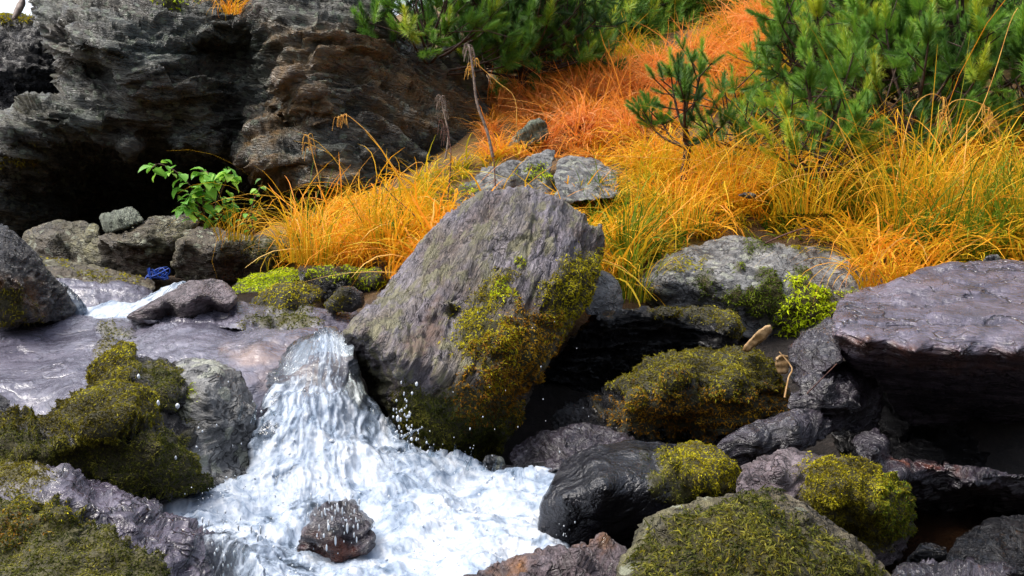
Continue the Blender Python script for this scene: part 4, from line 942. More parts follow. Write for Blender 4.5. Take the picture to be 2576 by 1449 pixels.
# flying drops
sp = []
for (cx, cy, sx, sy, n, dd, lo, hi) in [(1020, 1050, 24, 34, 50, 2.4, 4, 6.5), (1015, 1100, 28, 22, 36, 2.4, 3.5, 6), (600, 1080, 60, 60, 12, 2.2, 3, 6), (520, 1140, 40, 40, 6, 2.05, 4, 7), (650, 1020, 14, 18, 7, 2.25, 3, 8),
                                       (350, 950, 2, 2, 1, 2.1, 8, 9), (420, 1025, 30, 10, 3, 2.1, 7, 9), (1400, 1050, 60, 90, 16, 2.4, 2, 3.6), (1290, 980, 120, 120, 14, 2.3, 2, 3.5), (1100, 1130, 60, 25, 30, 2.3, 2, 5), (1420, 1335, 30, 20, 14, 1.9, 2, 4),
                                       (820, 900, 30, 50, 40, 2.6, 2, 5), (780, 1000, 60, 40, 40, 2.4, 2, 5), (560, 1330, 50, 50, 40, 1.8, 2, 5), (860, 1330, 40, 50, 24, 1.82, 2, 6), (560, 1240, 60, 16, 30, 2.1, 2, 5), (1180, 1170, 50, 14, 20, 2.35, 2, 5)]:
    for _ in range(int(n * .75 + .5)):
        sp.append((rs.normal(cx, sx), rs.normal(cy, sy), dd + rs.normal(0, .05), min(hi, lo * .6 * math.exp(abs(rs.normal(0, .45))))))
sp = np.array(sp)
many_blobs('spray', P(sp[:, 0], sp[:, 1], sp[:, 2]), sp[:, 3] * sp[:, 2] / FPX, np.stack([rs.uniform(.6, .9, len(sp)), rs.uniform(.6, .9, len(sp)), rs.uniform(.9, 1.5, len(sp))], 1), M_DROP)

# ================================================================== grass
GRASS_GOLD = tint_mat('golden grass', [(0, (0.12, 0.18, 0.012)), (0.18, (0.36, 0.36, 0.02)), (0.32, (0.64, 0.44, 0.018)), (0.6, (0.80, 0.40, 0.02)), (0.85, (0.82, 0.29, 0.025)), (1, (0.90, 0.60, 0.18))], 0.55, 0.35)
GRASS_ORANGE = tint_mat('matted orange grass', [(0, (0.62, 0.36, 0.02)), (0.3, (0.80, 0.36, 0.05)), (0.7, (0.84, 0.34, 0.09)), (1, (0.88, 0.50, 0.22))], 0.6, 0.3)
GRASS_GREEN = tint_mat('green grass', [(0, (0.03, 0.09, 0.01)), (0.5, (0.09, 0.20, 0.015)), (1, (0.26, 0.34, 0.03))], 0.5, 0.35)


def blades(p0, az, th0, th1, L, W, K, rs, tint, kink=0.0):
    """arching ribbons: angle from the vertical runs from th0 to th1 along the blade"""
    n = len(p0)
    tt = np.linspace(0, 1, K + 1)
    pos = [p0]
    az = az.copy()
    for k in range(K):
        a = th0 + (th1 - th0) * ((k + .5) / K) ** 1.3
        az = az + rs.normal(0, kink, n)
        st = np.stack([np.sin(a) * np.cos(az), np.sin(a) * np.sin(az), np.cos(a)], 1)
        pos.append(pos[-1] + st * (L / K)[:, None])
    pos = np.stack(pos, 1)
    face = az + math.pi / 2 + rs.normal(0, .5, n)
    sd = np.stack([np.cos(face), np.sin(face), rs.normal(0, .3, n)], 1)
    wd = W[:, None] * np.array([(1 - t) ** .6 * .9 + .1 for t in tt])[None]
    A = pos - sd[:, None] * wd[..., None] * .5; B = pos + sd[:, None] * wd[..., None] * .5
    V = np.stack([A, B], 2).reshape(n, -1, 3)
    nv = V.shape[1]
    base = (np.arange(n) * nv)[:, None, None] + (np.arange(K) * 2)[None, :, None]
    F = (base + np.array([0, 1, 3, 2])[None, None]).reshape(-1, 4)
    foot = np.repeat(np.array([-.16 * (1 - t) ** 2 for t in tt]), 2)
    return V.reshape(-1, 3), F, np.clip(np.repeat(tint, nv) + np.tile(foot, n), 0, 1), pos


def grass_points(n, poly, rs, dens=None, xr=(-3.2, 5.0), yr=(3.0, 12.0)):
    out = []
    while len(out) < n:
        x = rs.uniform(*xr, 20000); y = rs.uniform(*yr, 20000)
        z = ground_z(x, y)
        p = np.stack([x, y, z], 1)
        u, v, d = proj(p)
        uv = np.stack([u, v], 1)
        ok = np.zeros(len(p), bool)
        for q in poly:
            ok |= inside(q, uv)
        # no more blades than the distance lets one see
        ok &= rs.random(len(p)) < np.clip((4.0 / d) ** 1.2, 0, 1)
        out += list(p[ok])
    return np.array(out[:n])


MEADOW = [[(690, 705), (720, 600), (860, 520), (1040, 470), (1120, 420), (1260, 385), (1420, 380), (1600, 370), (1760, 400), (1950, 410), (2100, 400), (2300, 390), (2640, 380), (3100, 370), (3100, 700), (2660, 690), (2450, 680), (2300, 730), (2190, 700), (2080, 650), (1860, 625), (1660, 680), (1560, 740), (1400, 720), (1000, 730), (940, 680), (800, 680)]]
SLOPE = [[(1225, 395), (1235, 240), (1330, 215), (1500, 175), (1580, 150), (1700, 160), (1800, 100), (1880, 30), (1960, -20), (1990, 60), (1930, 200), (1850, 260), (1760, 300), (1640, 330), (1600, 400)]]


LOW = [[(1110, 380), (1400, 365), (1620, 385), (1620, 620), (1400, 640), (1110, 640)], [(1230, 290), (1400, 290), (1420, 470), (1230, 470)], [(1600, 545), (2080, 545), (2130, 650), (1600, 680)], [(700, 380), (1120, 380), (1000, 640), (700, 560)]]


def grass_obj(name, pts, rs, mat, lean, az0, azs, L, W, K, clump=.12, tintf=None, kink=.12, kind='stuff'):
    n = len(pts)
    # tussocks: blades lean away from the middle of their clump
    c = np.stack([np.floor(pts[:, 0] / clump), np.floor(pts[:, 1] / clump), np.zeros(n)], 1).astype(np.int64)
    cx = (c[:, 0] + .2 + .6 * _h(c[:, 0], c[:, 1], c[:, 2], 1)) * clump; cy = (c[:, 1] + .2 + .6 * _h(c[:, 0], c[:, 1], c[:, 2], 2)) * clump
    dx, dy = pts[:, 0] - cx, pts[:, 1] - cy
    p0 = pts.copy(); p0[:, 0] = cx + dx * .55; p0[:, 1] = cy + dy * .55; p0[:, 2] -= .02
    ca = np.arctan2(dy, dx)
    big = fbm(np.stack([pts[:, 0] * 1.7, pts[:, 1] * 1.7, np.zeros(n)], 1), 3, 21)
    a0 = az0 + big * 1.6
    mixv = rs.random(n)[:, None] * (1 - azs) + azs * .5
    vx = mixv[:, 0] * np.cos(ca) + (1 - mixv[:, 0]) * np.cos(a0); vy = mixv[:, 0] * np.sin(ca) + (1 - mixv[:, 0]) * np.sin(a0)
    az = np.arctan2(vy, vx) + rs.normal(0, .45, n)
    th0 = np.abs(rs.normal(lean[0], .22, n)); th1 = th0 + np.abs(rs.normal(lean[1], .45, n))
    LL = L * np.exp(rs.normal(0, .33, n)) * (1 + .3 * big)
    WW = W * rs.uniform(.6, 1.4, n)
    # short, trodden turf round the stones
    u, v, d = proj(pts); low = np.zeros(n, bool)
    for q in LOW: low |= inside(q, np.stack([u, v], 1))
    LL = np.where(low, LL * .5, LL)
    ch = _h(c[:, 0], c[:, 1], c[:, 2], 5)
    tint = tintf(pts, ch, big) + rs.normal(0, .13, n)
    V, F, T_, pos = blades(p0, az, th0, th1, LL, WW, K, rs, np.clip(tint, 0, 1), kink)
    org = V.mean(0)
    o = link(name, make_mesh(name, V - org, F, mat, True, dict(tint=T_)), org)
    return tag(o, kind=kind)


rs = np.random.default_rng(31)
def off_stones(p):
    u, v, d = proj(p); uv = np.stack([u, v], 1)
    bad = inside([(1574, 745), (1592, 700), (1662, 640), (1722, 615), (1872, 590), (1990, 610), (2085, 618), (2140, 650), (2150, 780)], uv) | inside([(1140, 480), (1165, 455), (1290, 405), (1392, 375), (1480, 392), (1560, 440), (1560, 470), (1400, 505), (1150, 540)], uv) | inside([(1262, 375), (1345, 298), (1384, 312), (1376, 352), (1330, 378)], uv)
    return p[~bad]


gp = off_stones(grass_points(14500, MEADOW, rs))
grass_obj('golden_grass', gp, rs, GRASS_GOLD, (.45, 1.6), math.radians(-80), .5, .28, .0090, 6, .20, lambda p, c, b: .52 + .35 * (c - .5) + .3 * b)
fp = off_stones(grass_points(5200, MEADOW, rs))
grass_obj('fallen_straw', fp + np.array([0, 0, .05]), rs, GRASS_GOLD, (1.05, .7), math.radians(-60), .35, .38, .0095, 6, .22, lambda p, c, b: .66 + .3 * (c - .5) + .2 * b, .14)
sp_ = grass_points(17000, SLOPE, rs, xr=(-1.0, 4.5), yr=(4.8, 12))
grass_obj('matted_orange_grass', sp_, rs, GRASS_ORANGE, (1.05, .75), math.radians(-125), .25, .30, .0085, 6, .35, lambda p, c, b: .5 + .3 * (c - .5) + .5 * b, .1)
GREENS = [[(1400, 520), (1560, 480), (1600, 560), (1520, 600)], [(1900, 520), (2020, 480), (2040, 560), (1940, 590)], [(2200, 640), (2330, 560), (2380, 640), (2300, 690)], [(1540, 660), (1640, 600), (1780, 580), (1800, 610), (1660, 680), (1570, 740)], [(2080, 590), (2200, 500), (2300, 520), (2280, 600)], [(2380, 700), (2460, 560), (2600, 480), (2640, 560), (2480, 690)], [(920, 640), (1010, 590), (1010, 650)], [(1430, 540), (1480, 470), (1530, 500)], [(745, 680), (770, 620), (820, 660)], [(2100, 520), (2180, 560), (2060, 600)]]
gg = off_stones(grass_points(4400, GREENS, rs, yr=(3.0, 6.0)))
grass_obj('green_grass', gg, rs, GRASS_GREEN, (.25, .9), math.radians(-80), .6, .26, .0068, 5, .14, lambda p, c, b: .55 + .5 * (c - .5))
# yellow and green sedge along the foot of the pines
BACK = [[(1480, 170), (1560, 120), (1700, 140), (1800, 80), (1850, 90), (1760, 160), (1620, 170), (1500, 200)], [(1240, 260), (1240, 215), (1420, 195), (1560, 170), (1480, 220), (1330, 240)], [(1850, 260), (1930, 120), (1990, 20), (2150, 0), (2100, 120), (1960, 320), (1850, 330)]]
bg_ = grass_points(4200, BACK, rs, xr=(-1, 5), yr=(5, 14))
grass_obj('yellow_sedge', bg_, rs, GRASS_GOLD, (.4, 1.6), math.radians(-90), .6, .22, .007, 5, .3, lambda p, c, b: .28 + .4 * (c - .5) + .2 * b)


def tussock(u, v, d, n, L, label, spread=.12, tint=.55, group=None, W=.0055, th=(.18, 1.6), az=None, s=1):
    rs = np.random.default_rng(s)
    b = P(np.array([u]), np.array([v]), np.array([d]))[0]
    r = spread * np.sqrt(rs.random(n)); a = rs.uniform(0, 6.28, n)
    p0 = np.stack([b[0] + r * np.cos(a), b[1] + r * np.sin(a), np.full(n, b[2] - .03)], 1)
    aa = a + rs.normal(0, .5, n) if az is None else az + rs.normal(0, .9, n)
    V, F, T_, pos = blades(p0, aa, np.abs(rs.normal(th[0], .12, n)), np.abs(rs.normal(th[1], .55, n)), L * np.exp(rs.normal(0, .28, n)), W * rs.uniform(.6, 1.3, n), 8, rs, np.clip(rs.normal(tint, .17, n), 0, 1), .10)
    o = link('grass_tussock', make_mesh('grass_tussock', V - b, F, GRASS_GOLD, True, dict(tint=T_)), b)
    return tag(o, label, 'grass', group, 'thing')


G = 'tall grass tussocks on the bank'
tussock(2290, 560, 4.0, 150, .62, 'tallest golden tussock arching high against the right pines', .16, .5, G, s=1, th=(.15, 1.9))
tussock(2440, 600, 3.8, 130, .52, 'orange tussock of hooked blades on the right above the purple slab', .16, .62, G, s=2, th=(.15, 2.2))
tussock(2250, 710, 3.45, 150, .36, 'orange tussock hanging over the end of the grey cushion dotted boulder', .14, .66, G, s=3, th=(.5, 2.0), az=math.radians(-120))
tussock(780, 640, 4.25, 150, .42, 'tussock of drooping golden blades at the left end of the meadow by the bank rock', .14, .55, G, s=4, th=(.15, 2.3))
tussock(2030, 520, 4.3, 110, .45, 'golden tussock in mid meadow in front of the near pine', .14, .5, G, s=5, th=(.2, 2.0))
tussock(1830, 480, 4.7, 110, .45, 'golden tussock with one wide arch left of the near pine', .16, .58, G, s=6, th=(.2, 2.0))
tussock(2590, 560, 3.6, 110, .40, 'yellow green tussock at the right edge above the purple slab', .15, .25, G, s=7)
tussock(960, 600, 4.2, 120, .34, 'golden tussock against the upper left flank of the big boulder', .14, .55, G, s=8)
tussock(1700, 560, 4.3, 120, .32, 'golden tussock behind the right shoulder of the big boulder', .16, .5, G, s=9)
tussock(1575, 735, 3.55, 110, .20, 'short yellow green tuft in the gap between the big boulder and the grey boulder', .10, .22, G, s=12, W=.005)
tussock(590, 590, 4.7, 70, .22, 'small tuft of dry grass on the flat topped bank rock under the shrub', .10, .5, s=10, W=.004)
tussock(578, 22, 6.45, 70, .24, 'orange tuft of dry grass hanging from the top of the outcrop', .08, .75, s=11, th=(.4, 2.4), W=.007)


def polytube(pts, r0, r1, sides=5, sub=4):
    pts = np.asarray(pts, float)
    # smooth through the points
    tt = np.arange(len(pts)); q = np.linspace(0, len(pts) - 1, (len(pts) - 1) * sub + 1)
    if len(pts) > 2:
        out = []
        for x in q:
            i = min(int(x), len(pts) - 2); f = x - i
            p0 = pts[max(i - 1, 0)]; p1 = pts[i]; p2 = pts[i + 1]; p3 = pts[min(i + 2, len(pts) - 1)]
            out.append(.5 * ((2 * p1) + (-p0 + p2) * f + (2 * p0 - 5 * p1 + 4 * p2 - p3) * f * f + (-p0 + 3 * p1 - 3 * p2 + p3) * f ** 3))
        pts = np.array(out)
    n = len(pts)
    tan = unit(np.gradient(pts, axis=0))
    ref = np.array([.3, .9, .2])
    s1 = unit(np.cross(tan, ref)); s2 = np.cross(tan, s1)
    r = np.linspace(r0, r1, n)
    an = np.arange(sides) * 2 * math.pi / sides
    V = pts[:, None] + (s1[:, None] * np.cos(an)[None, :, None] + s2[:, None] * np.sin(an)[None, :, None]) * r[:, None, None]
    i = np.arange(n - 1)[:, None] * sides; k = np.arange(sides)[None]; k2 = (k + 1) % sides
    F = np.stack([i + k, i + k2, i + sides + k2, i + sides + k], -1).reshape(-1, 4)
    return V.reshape(-1, 3), F


def join(parts):
    V, F, off = [], [], 0
    for v, f in parts:
        V.append(v); F.append(f + off); off += len(v)
    return np.vstack(V), np.vstack(F)


# tongues of splash leaping at the right edge of the white water
rs = np.random.default_rng(77)
prt = []
for (u, v, n, h) in [(1000, 1090, 7, 45), (1040, 1118, 6, 45), (1105, 1140, 6, 30), (1185, 1165, 6, 40), (1235, 1185, 5, 40), (1330, 1185, 5, 22), (1440, 1160, 6, 25), (640, 1050, 5, 45), (590, 1215, 5, 25), (440, 1240, 7, 25), (345, 1245, 2, 22), (700, 1040, 5, 30), (810, 835, 5, 22)]:
    for _ in range((n + 1) // 2):
        a = np.array([rs.normal(u, 22), v + rs.uniform(0, 20)]); dx = rs.normal(8, 18); hh = h * rs.uniform(.3, 1.1)
        dd = (2.42 if u > 900 else 2.3) + (.45 if v < 900 else 0) + rs.normal(0, .02)
        uv = [a, a + [dx * .4, -hh * .5], a + [dx, -hh]]
        prt.append(polytube([P(np.array([x]), np.array([y]), np.array([dd]))[0] for x, y in uv], rs.uniform(.003, .008), .0008, 6, 4))
v_, f_ = join(prt); og = v_.mean(0)
tag(link('splash', make_mesh('splash', v_ - og, f_, M_FOAM, True, dict(foam=np.full(len(v_), .38))), og), kind='stuff')

M_STALK = plain_mat('straw stalk', (.45, .20, .03), (.70, .40, .08), 30)
M_DEAD = plain_mat('dead brown stem', (.05, .022, .018), (.15, .07, .05), 40)
M_GREYSTEM = plain_mat('withered grey stem', (.10, .075, .06), (.26, .20, .16), 40)


def stalk(label, uvs, d, r=.0028, mat=None, plume=0, group='tall single grass stalks', name='grass_stalk', cat='grass stalk', s=0):
    """a long stem through image points at distance d, with a drooping seed head when plume > 0"""
    rs = np.random.default_rng(s + 50)
    pts = np.array([P(np.array([u]), np.array([v]), np.array([d + k * .02]))[0] for k, (u, v) in enumerate(uvs)])
    root = pts[0]
    V, F = polytube(pts, r, r * .5)
    o = link(name, make_mesh(name, V - root, F, mat or M_STALK), root)
    tag(o, label, cat, group, 'thing')
    if plume:
        prt = []
        for _ in range(plume):
            k = rs.uniform(.72, 1.0) * (len(pts) - 1); i = min(int(k), len(pts) - 2)
            p = pts[i] + (pts[i + 1] - pts[i]) * (k - i)
            a = rs.uniform(0, 6.28); h = rs.uniform(.03, .07)
            prt.append(polytube([p, p + np.array([math.cos(a) * .02, math.sin(a) * .02, .006]), p + np.array([math.cos(a) * .034, math.sin(a) * .034, -h])], .0018, .0012, 4, 3))
        v, f = join(prt)
        link('seed_head', make_mesh('seed_head', v - root, f, mat or M_STALK), (0, 0, 0), o)
    return o


stalk('long straw stalk leaning over the brown cliff face with a hanging seed head', [(1024, 470), (990, 420), (940, 350), (900, 310), (868, 288), (850, 300)], 4.6, plume=14, s=1)
stalk('bent straw stalk with drooping head before the lower right end of the cliff', [(810, 500), (800, 440), (785, 385), (775, 340), (778, 380)], 4.5, plume=9, s=2)
stalk('straw stalk drooping toward the withered plant at the right end of the cliff', [(1298, 345), (1296, 250), (1250, 205), (1205, 165), (1190, 145), (1180, 180)], 5.4, plume=16, s=3)
stalk('tall yellow stalk reaching up to the right through the pines', [(2290, 480), (2400, 370), (2460, 290), (2500, 190), (2540, 60), (2560, 20)], 4.2, plume=0, s=4)
stalk('straw stalk with a kink standing behind the mid meadow, left of the near pine', [(1840, 350), (1890, 320), (1935, 278), (1944, 300), (1946, 390)], 4.6, s=5)
stalk('wide arching stalk with hanging seed head in front of the right pines', [(2250, 480), (2262, 420), (2290, 290), (2330, 240), (2370, 250), (2385, 330)], 4.1, plume=22, s=6)
stalk('arching stalk with a tasselled head drooping to the far right', [(2420, 500), (2400, 380), (2380, 280), (2420, 250), (2490, 275), (2500, 330)], 4.1, plume=22, s=7)
stalk('folded stalk making a sharp peak in front of the right pines', [(2170, 470), (2150, 400), (2108, 298), (2190, 330), (2320, 365)], 4.15, s=8)
stalk('long nearly level stalk lying across the meadow behind the big boulder', [(2050, 445), (1860, 415), (1700, 400), (1520, 392), (1440, 388)], 4.7, s=9)
stalk('straw blade bent in a right angle at the foot of the cliff', [(960, 520), (1000, 450), (1060, 408), (1110, 480)], 4.4, s=10)
stalk('long arching straw lying across the meadow in front of the near pine', [(1900, 500), (1990, 448), (2100, 432), (2250, 440), (2330, 470)], 4.2, s=11)
stalk('thin upright dark red stem behind the big boulder, nearest its top', [(1246, 468), (1244, 430), (1238, 375)], 4.3, .004, M_DEAD, group='dark dead stems', name='dead_stem', cat='dead plant')
stalk('dark red stem with a withered head, left of the big boulder top', [(1126, 505), (1132, 440), (1134, 380), (1126, 340), (1110, 300)], 4.4, .004, M_DEAD, 10, 'dark dead stems', 'dead_stem', 'dead plant', 12)
stalk('thin dark twig leaning across the grass at the left flank of the big boulder', [(1085, 600), (1040, 540), (985, 490), (945, 445)], 4.1, .0032, M_DEAD, group='dark dead stems', name='dead_stem', cat='dead plant')
stalk('tall withered grey stalk with a ragged brown plume at the right end of the cliff', [(1240, 395), (1225, 330), (1200, 260), (1190, 180), (1182, 130), (1178, 112)], 5.2, .010, M_GREYSTEM, 26, None, 'withered_plant', 'dead plant', 13)
stalk('ragged withered stalk hanging beside the cliff face, left of the taller grey one', [(1120, 400), (1128, 340), (1118, 290), (1108, 240)], 5.3, .007, M_GREYSTEM, 20, None, 'withered_plant', 'dead plant', 14)
stalk('split straw coloured stick standing in the gap beside the purple slab', [(1974, 1000), (1984, 950), (1992, 925), (1960, 885)], 2.5, .003, plain_mat('pale stick', (.3, .16, .05), (.55, .36, .18), 40), group=None, name='stick', cat='stick')
stalk('thin twig in the dark gap running down left from the purple slab', [(2030, 990), (2070, 950), (2105, 915)], 2.4, .002, M_DEAD, group=None, name='stick', cat='stick')
stalk('broken dry stems lying at the foot of the right meadow above the grey boulder', [(1925, 612), (1975, 590), (2030, 575), (2032, 605)], 3.8, .004, M_DEAD, group=None, name='stick', cat='stick')

# ================================================================== pines
M_NEEDLE = tint_mat('pine needles', [(0, (0.025, 0.07, 0.02)), (0.4, (0.10, 0.23, 0.035)), (0.75, (0.22, 0.42, 0.05)), (1, (0.50, 0.55, 0.05))], 0.5, 0.25, 0.25)
M_BARK = plain_mat('pine bark', (.020, .013, .010), (.085, .050, .035), 40, .8, .006)


def shoot_template(M, rs):
    t_ = np.sort(rs.uniform(.02, 1, M)); a = np.arange(M) * 2.39996 + rs.uniform(0, .5, M)
    ang = np.radians(62 - 40 * t_ ** 2 + rs.normal(0, 6, M))
    ln = (.40 - .10 * t_) * rs.uniform(.8, 1.15, M)
    b = np.stack([np.zeros(M), np.zeros(M), t_ * .8], 1)
    dr = np.stack([np.sin(ang) * np.cos(a), np.sin(ang) * np.sin(a), np.cos(ang)], 1)
    sd = unit(np.cross(dr, np.array([0, 0, 1.0]))) * .017
    return np.stack([b - sd, b + sd, b + dr * ln[:, None]], 1).reshape(-1, 3)


_rs = np.random.default_rng(99)
SHOOTS = {m: [shoot_template(m, _rs) for _ in range(4)] for m in (150, 80, 46)}


def pine(name, label, u, v, d, H, R, nb, M=80, size=.13, group=None, s=0, tint=.5, base_drop=0.0, bare=.35, lean=(0, 0), kind='thing', droop=False, wide=1.0, low=.12):
    """mountain pine: several stems sweep out from one foot and turn up, candles of needles along and at the end of each"""
    rs = np.random.default_rng(s + 1000)
    b = P(np.array([u]), np.array([v]), np.array([d]))[0]
    b[2] -= base_drop
    tubes, NV, NTt = [], [], []
    tubes.append(polytube([b + np.array([0, 0, -.1]), b + np.array([.02, .01, H * .18]), b + np.array([lean[0] * .3, lean[1] * .3, H * .35])], .03 * H + .008, .02 * H + .004, 6))

    def add_shoot(p, dr, sz, tn):
        T0 = SHOOTS[M][rs.integers(4)]
        dr = unit(dr)
        s1 = unit(np.cross(dr, rs.normal(size=3))); s2 = np.cross(dr, s1)
        NV.append(p + (T0[:, :1] * s1 + T0[:, 1:2] * s2 + T0[:, 2:] * dr) * sz)
        NTt.append(np.full(len(T0), tn) + np.repeat(rs.normal(0, .07, len(T0) // 3), 3))

    for k in range(nb):
        az = k * 2.39996 + rs.uniform(-.4, .4)
        el = rs.random()
        rr = R * math.sqrt(1 - el * el * .85) * rs.uniform(.75, 1.1)
        zt = H * (low + (1 - low) * el) * rs.uniform(.85, 1.08)
        end = b + np.array([math.cos(az) * rr * wide + lean[0], math.sin(az) * rr + lean[1], zt])
        st = b + np.array([lean[0] * .2, lean[1] * .2, H * (.05 + .3 * el)])
        mid = st * .45 + end * .55 + np.array([math.cos(az) * rr * .18, math.sin(az) * rr * .18, -.14 * zt])
        ts = np.linspace(0, 1, 9)
        pp = np.array([(1 - q) ** 2 * st + 2 * q * (1 - q) * mid + q * q * end for q in ts])
        tubes.append(polytube(pp, .008 * H + .005, .003 + .001 * H, 4, 1))
        tn = np.clip(rs.normal(tint + .05, .17), 0, 1)
        dr = unit(pp[-1] - pp[-2])
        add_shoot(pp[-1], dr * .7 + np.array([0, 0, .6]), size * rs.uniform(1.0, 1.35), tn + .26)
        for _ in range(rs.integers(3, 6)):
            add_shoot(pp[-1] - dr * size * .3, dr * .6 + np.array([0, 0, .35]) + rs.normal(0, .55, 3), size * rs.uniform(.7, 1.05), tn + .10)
        for q in np.linspace(bare, .92, 6):
            p = (1 - q) ** 2 * st + 2 * q * (1 - q) * mid + q * q * end
            if rs.random() < .75:
                sd = unit(rs.normal(0, .8, 3) + np.array([0, 0, .5]) + dr * .5)
                e2 = p + sd * size * rs.uniform(.8, 1.9)
                tubes.append(polytube([p, e2], .004, .003, 4, 1))
                for _ in range(rs.integers(1, 4)):
                    add_shoot(e2 - sd * size * .2, sd + np.array([0, 0, .5]) + rs.normal(0, .5, 3), size * rs.uniform(.65, 1.05), tn - .25 * (1 - q))  # inner shoots tinted darker for the shaded gaps inside the bush
    tv, tf = join(tubes)
    nv = np.vstack(NV); nf = np.arange(len(nv)).reshape(-1, 3)
    o = bpy.data.objects.new(name, None); COL.objects.link(o); o.location = b
    o.empty_display_size = .1
    tag(o, label, 'pine', group, kind)
    link('trunk', make_mesh('trunk', tv - b, tf, M_BARK), (0, 0, 0), o)
    link('needles', make_mesh('needles', nv - b, nf, M_NEEDLE, False, dict(tint=np.clip(np.concatenate(NTt), 0, 1))), (0, 0, 0), o)
    return o


GP = 'mountain pines on the right slope'
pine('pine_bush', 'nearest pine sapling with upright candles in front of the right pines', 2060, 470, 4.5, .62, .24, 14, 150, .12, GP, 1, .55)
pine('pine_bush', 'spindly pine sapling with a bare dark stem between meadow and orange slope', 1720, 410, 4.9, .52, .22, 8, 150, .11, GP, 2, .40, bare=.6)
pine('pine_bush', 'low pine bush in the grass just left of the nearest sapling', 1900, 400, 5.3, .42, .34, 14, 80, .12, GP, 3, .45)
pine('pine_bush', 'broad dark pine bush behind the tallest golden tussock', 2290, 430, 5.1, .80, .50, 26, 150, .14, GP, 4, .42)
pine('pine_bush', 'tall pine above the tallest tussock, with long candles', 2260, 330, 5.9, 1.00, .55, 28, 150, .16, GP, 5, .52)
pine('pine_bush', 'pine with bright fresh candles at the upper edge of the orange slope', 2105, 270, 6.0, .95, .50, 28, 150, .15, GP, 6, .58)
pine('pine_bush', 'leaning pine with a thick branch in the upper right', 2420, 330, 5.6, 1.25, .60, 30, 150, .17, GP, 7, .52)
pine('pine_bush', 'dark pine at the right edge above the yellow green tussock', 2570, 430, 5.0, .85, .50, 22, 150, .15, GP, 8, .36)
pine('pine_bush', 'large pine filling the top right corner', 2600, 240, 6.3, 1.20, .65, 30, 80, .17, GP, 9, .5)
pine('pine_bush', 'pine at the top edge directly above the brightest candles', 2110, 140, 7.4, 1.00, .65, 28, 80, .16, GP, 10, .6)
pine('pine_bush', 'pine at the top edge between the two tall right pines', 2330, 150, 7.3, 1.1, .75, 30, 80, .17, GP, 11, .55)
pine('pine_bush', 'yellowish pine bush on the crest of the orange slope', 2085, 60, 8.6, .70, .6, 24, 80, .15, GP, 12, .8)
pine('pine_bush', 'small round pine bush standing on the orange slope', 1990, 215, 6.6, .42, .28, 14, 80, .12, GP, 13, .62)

GC = 'dark pines behind the cliff'
pine('pine_bush', 'dark pine growing over the right end of the cliff', 1080, 215, 6.75, .95, .55, 26, 150, .16, GC, 21, .34, low=.1)
pine('pine_bush', 'large dark pine with low sweeping branches beside the cliff', 1310, 215, 7.3, 1.05, .68, 56, 150, .16, GC, 22, .32, wide=1.0, low=.08)
pine('pine_bush', 'dark pine between the cliff end and the large sweeping one', 1210, 185, 7.5, 1.1, .7, 44, 80, .17, GC, 23, .26, low=.05)
pine('pine_bush', 'rounded pine at the right end of the dark row beside the orange slope', 1395, 190, 7.9, .85, .45, 40, 80, .16, GC, 24, .36, low=.05)
GH = 'far hazy pines'
k = 0
FAR = 'pine tinted paler for mist far up the slope beyond the orange grass'
for (u, v, d, H, R) in [(1475, 175, 9.0, .75, .5), (1540, 155, 9.3, .8, .55), (1615, 140, 9.6, .75, .55), (1690, 135, 9.8, .8, .5), (1760, 110, 9.9, .7, .5), (1825, 75, 10.0, .7, .5), (1885, 40, 10.2, .7, .5), (1940, 0, 10.5, .7, .5),
                        (1500, 90, 12, 1.5, 1.0), (1620, 80, 12.5, 1.5, 1.0), (1740, 60, 12.5, 1.5, 1.0), (1850, 0, 13.0, 1.4, 1.0), (1430, 60, 13.5, 1.9, 1.2), (1560, 20, 15, 2.0, 1.3), (1690, 10, 15, 2.0, 1.3), (1800, -30, 15.5, 2.0, 1.4), (1380, 20, 16, 2.2, 1.5)]:
    pine('pine_bush', FAR, u, v, d, H, R, 30, 46, .17 + .006 * d, GH, 40 + k, .66, low=.04); k += 1  # lighter needle tint stands in for haze over the far pines

# ================================================================== leafy shrub, twigs and oddments
M_LEAF = tint_mat('fresh green leaves', [(0, (0.07, 0.22, 0.03)), (0.5, (0.18, 0.46, 0.06)), (1, (0.42, 0.66, 0.08))], 0.5, 0.4, 0.3)


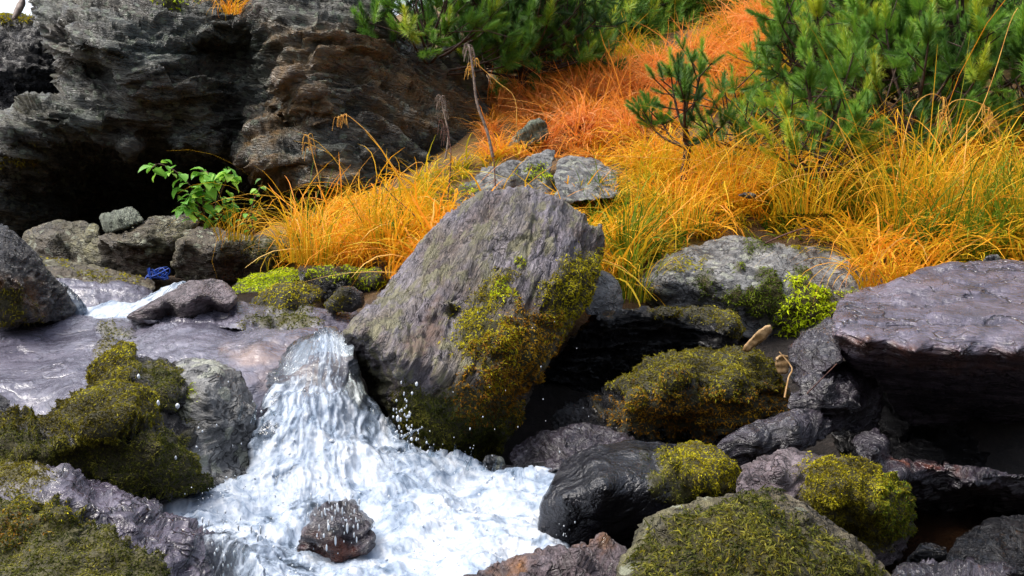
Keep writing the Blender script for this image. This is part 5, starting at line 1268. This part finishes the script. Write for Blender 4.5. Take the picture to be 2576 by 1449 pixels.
def shrub(name, label, stems, d, leaf, per, s):
    rs = np.random.default_rng(s)
    root = P(np.array([stems[0][0][0]]), np.array([stems[0][0][1]]), np.array([d]))[0]
    tubes, LV, LT, tn = [], [], [], []
    off = 0
    for st in stems:
        pts = np.array([P(np.array([u]), np.array([v]), np.array([d - .05 * i * rs.uniform(.2, 1)]))[0] for i, (u, v) in enumerate(st)])
        tubes.append(polytube(pts, .005, .0022, 5, 4))
        for k in range(per):
            f = (.25 + .75 * (k + rs.random()) / per) * (len(pts) - 1); i = min(int(f), len(pts) - 2)
            p = pts[i] + (pts[i + 1] - pts[i]) * (f - i) + rs.normal(0, .012, 3)
            a = rs.uniform(0, 6.28)
            ax = unit(np.array([math.cos(a), math.sin(a) * .7 - .2, rs.uniform(-.9, .15)]))
            sd = unit(np.cross(ax, np.array([0, 0, 1.0]) + rs.normal(0, .35, 3))); up = np.cross(sd, ax)
            L = leaf * rs.uniform(.6, 1.25)
            prof = [(0, .0, 0), (.18, .24, .03), (.42, .34, .05), (.7, .24, .02), (.9, .09, -.05), (1.0, .0, -.10)]
            vs = []
            for (x, wd, z) in prof:
                c = p + ax * (L * (x + .15)) + up * L * z
                vs += [c - sd * L * wd + up * L * wd * .35, c, c + sd * L * wd + up * L * wd * .35]
            LV.append(np.array(vs))
            for r in range(len(prof) - 1):
                q = off + r * 3
                LT += [[q, q + 1, q + 4, q + 3], [q + 1, q + 2, q + 5, q + 4]]
            off += len(vs)
            tn.append(np.full(len(vs), rs.normal(.55, .22)))
    v, f = join(tubes)
    o = bpy.data.objects.new(name, None); COL.objects.link(o); o.location = root
    tag(o, label, 'shrub', kind='thing')
    link('stem', make_mesh('stem', v - root, f, M_DEAD), (0, 0, 0), o)
    link('leaves', make_mesh('leaves', np.vstack(LV) - root, np.array(LT), M_LEAF, True, dict(tint=np.clip(np.concatenate(tn), 0, 1))), (0, 0, 0), o)


shrub('leafy_shrub', 'bright green leafy shrub growing in front of the black hollow of the cliff',
      [[(520, 575), (500, 520), (480, 470), (440, 430), (400, 412), (380, 425)], [(520, 575), (510, 500), (525, 440), (505, 430)], [(525, 575), (545, 510), (570, 450), (575, 425), (585, 450)], [(520, 575), (480, 530), (455, 505)], [(525, 575), (560, 540), (570, 500)]], 4.72, .070, 26, 5)
shrub('leafy_shrub', 'thin leafy sprig right of the bright green shrub, by the hanging grass', [[(640, 590), (632, 540), (640, 500), (655, 470), (660, 455)], [(640, 590), (620, 560), (625, 530)]], 4.6, .035, 10, 6)

M_BLUE = plain_mat('blue cord', (.004, .03, .20), (.01, .08, .45), 50, .4)
prt = []
rs = np.random.default_rng(12)
for k in range(14):
    a = [(364 + rs.uniform(0, 66), 678 + rs.uniform(-6, 26)) for _ in range(3)]
    a.sort()
    prt.append(polytube([P(np.array([x]), np.array([y]), np.array([4.3 + rs.uniform(-.02, .02)]))[0] for x, y in a], .0035, .003, 5, 4))
v_, f_ = join(prt); og = v_.mean(0)
tag(link('cord', make_mesh('cord', v_ - og, f_, M_BLUE), og), 'tangled scrap of bright blue cord caught under the brown bank rock', 'cord', kind='thing')
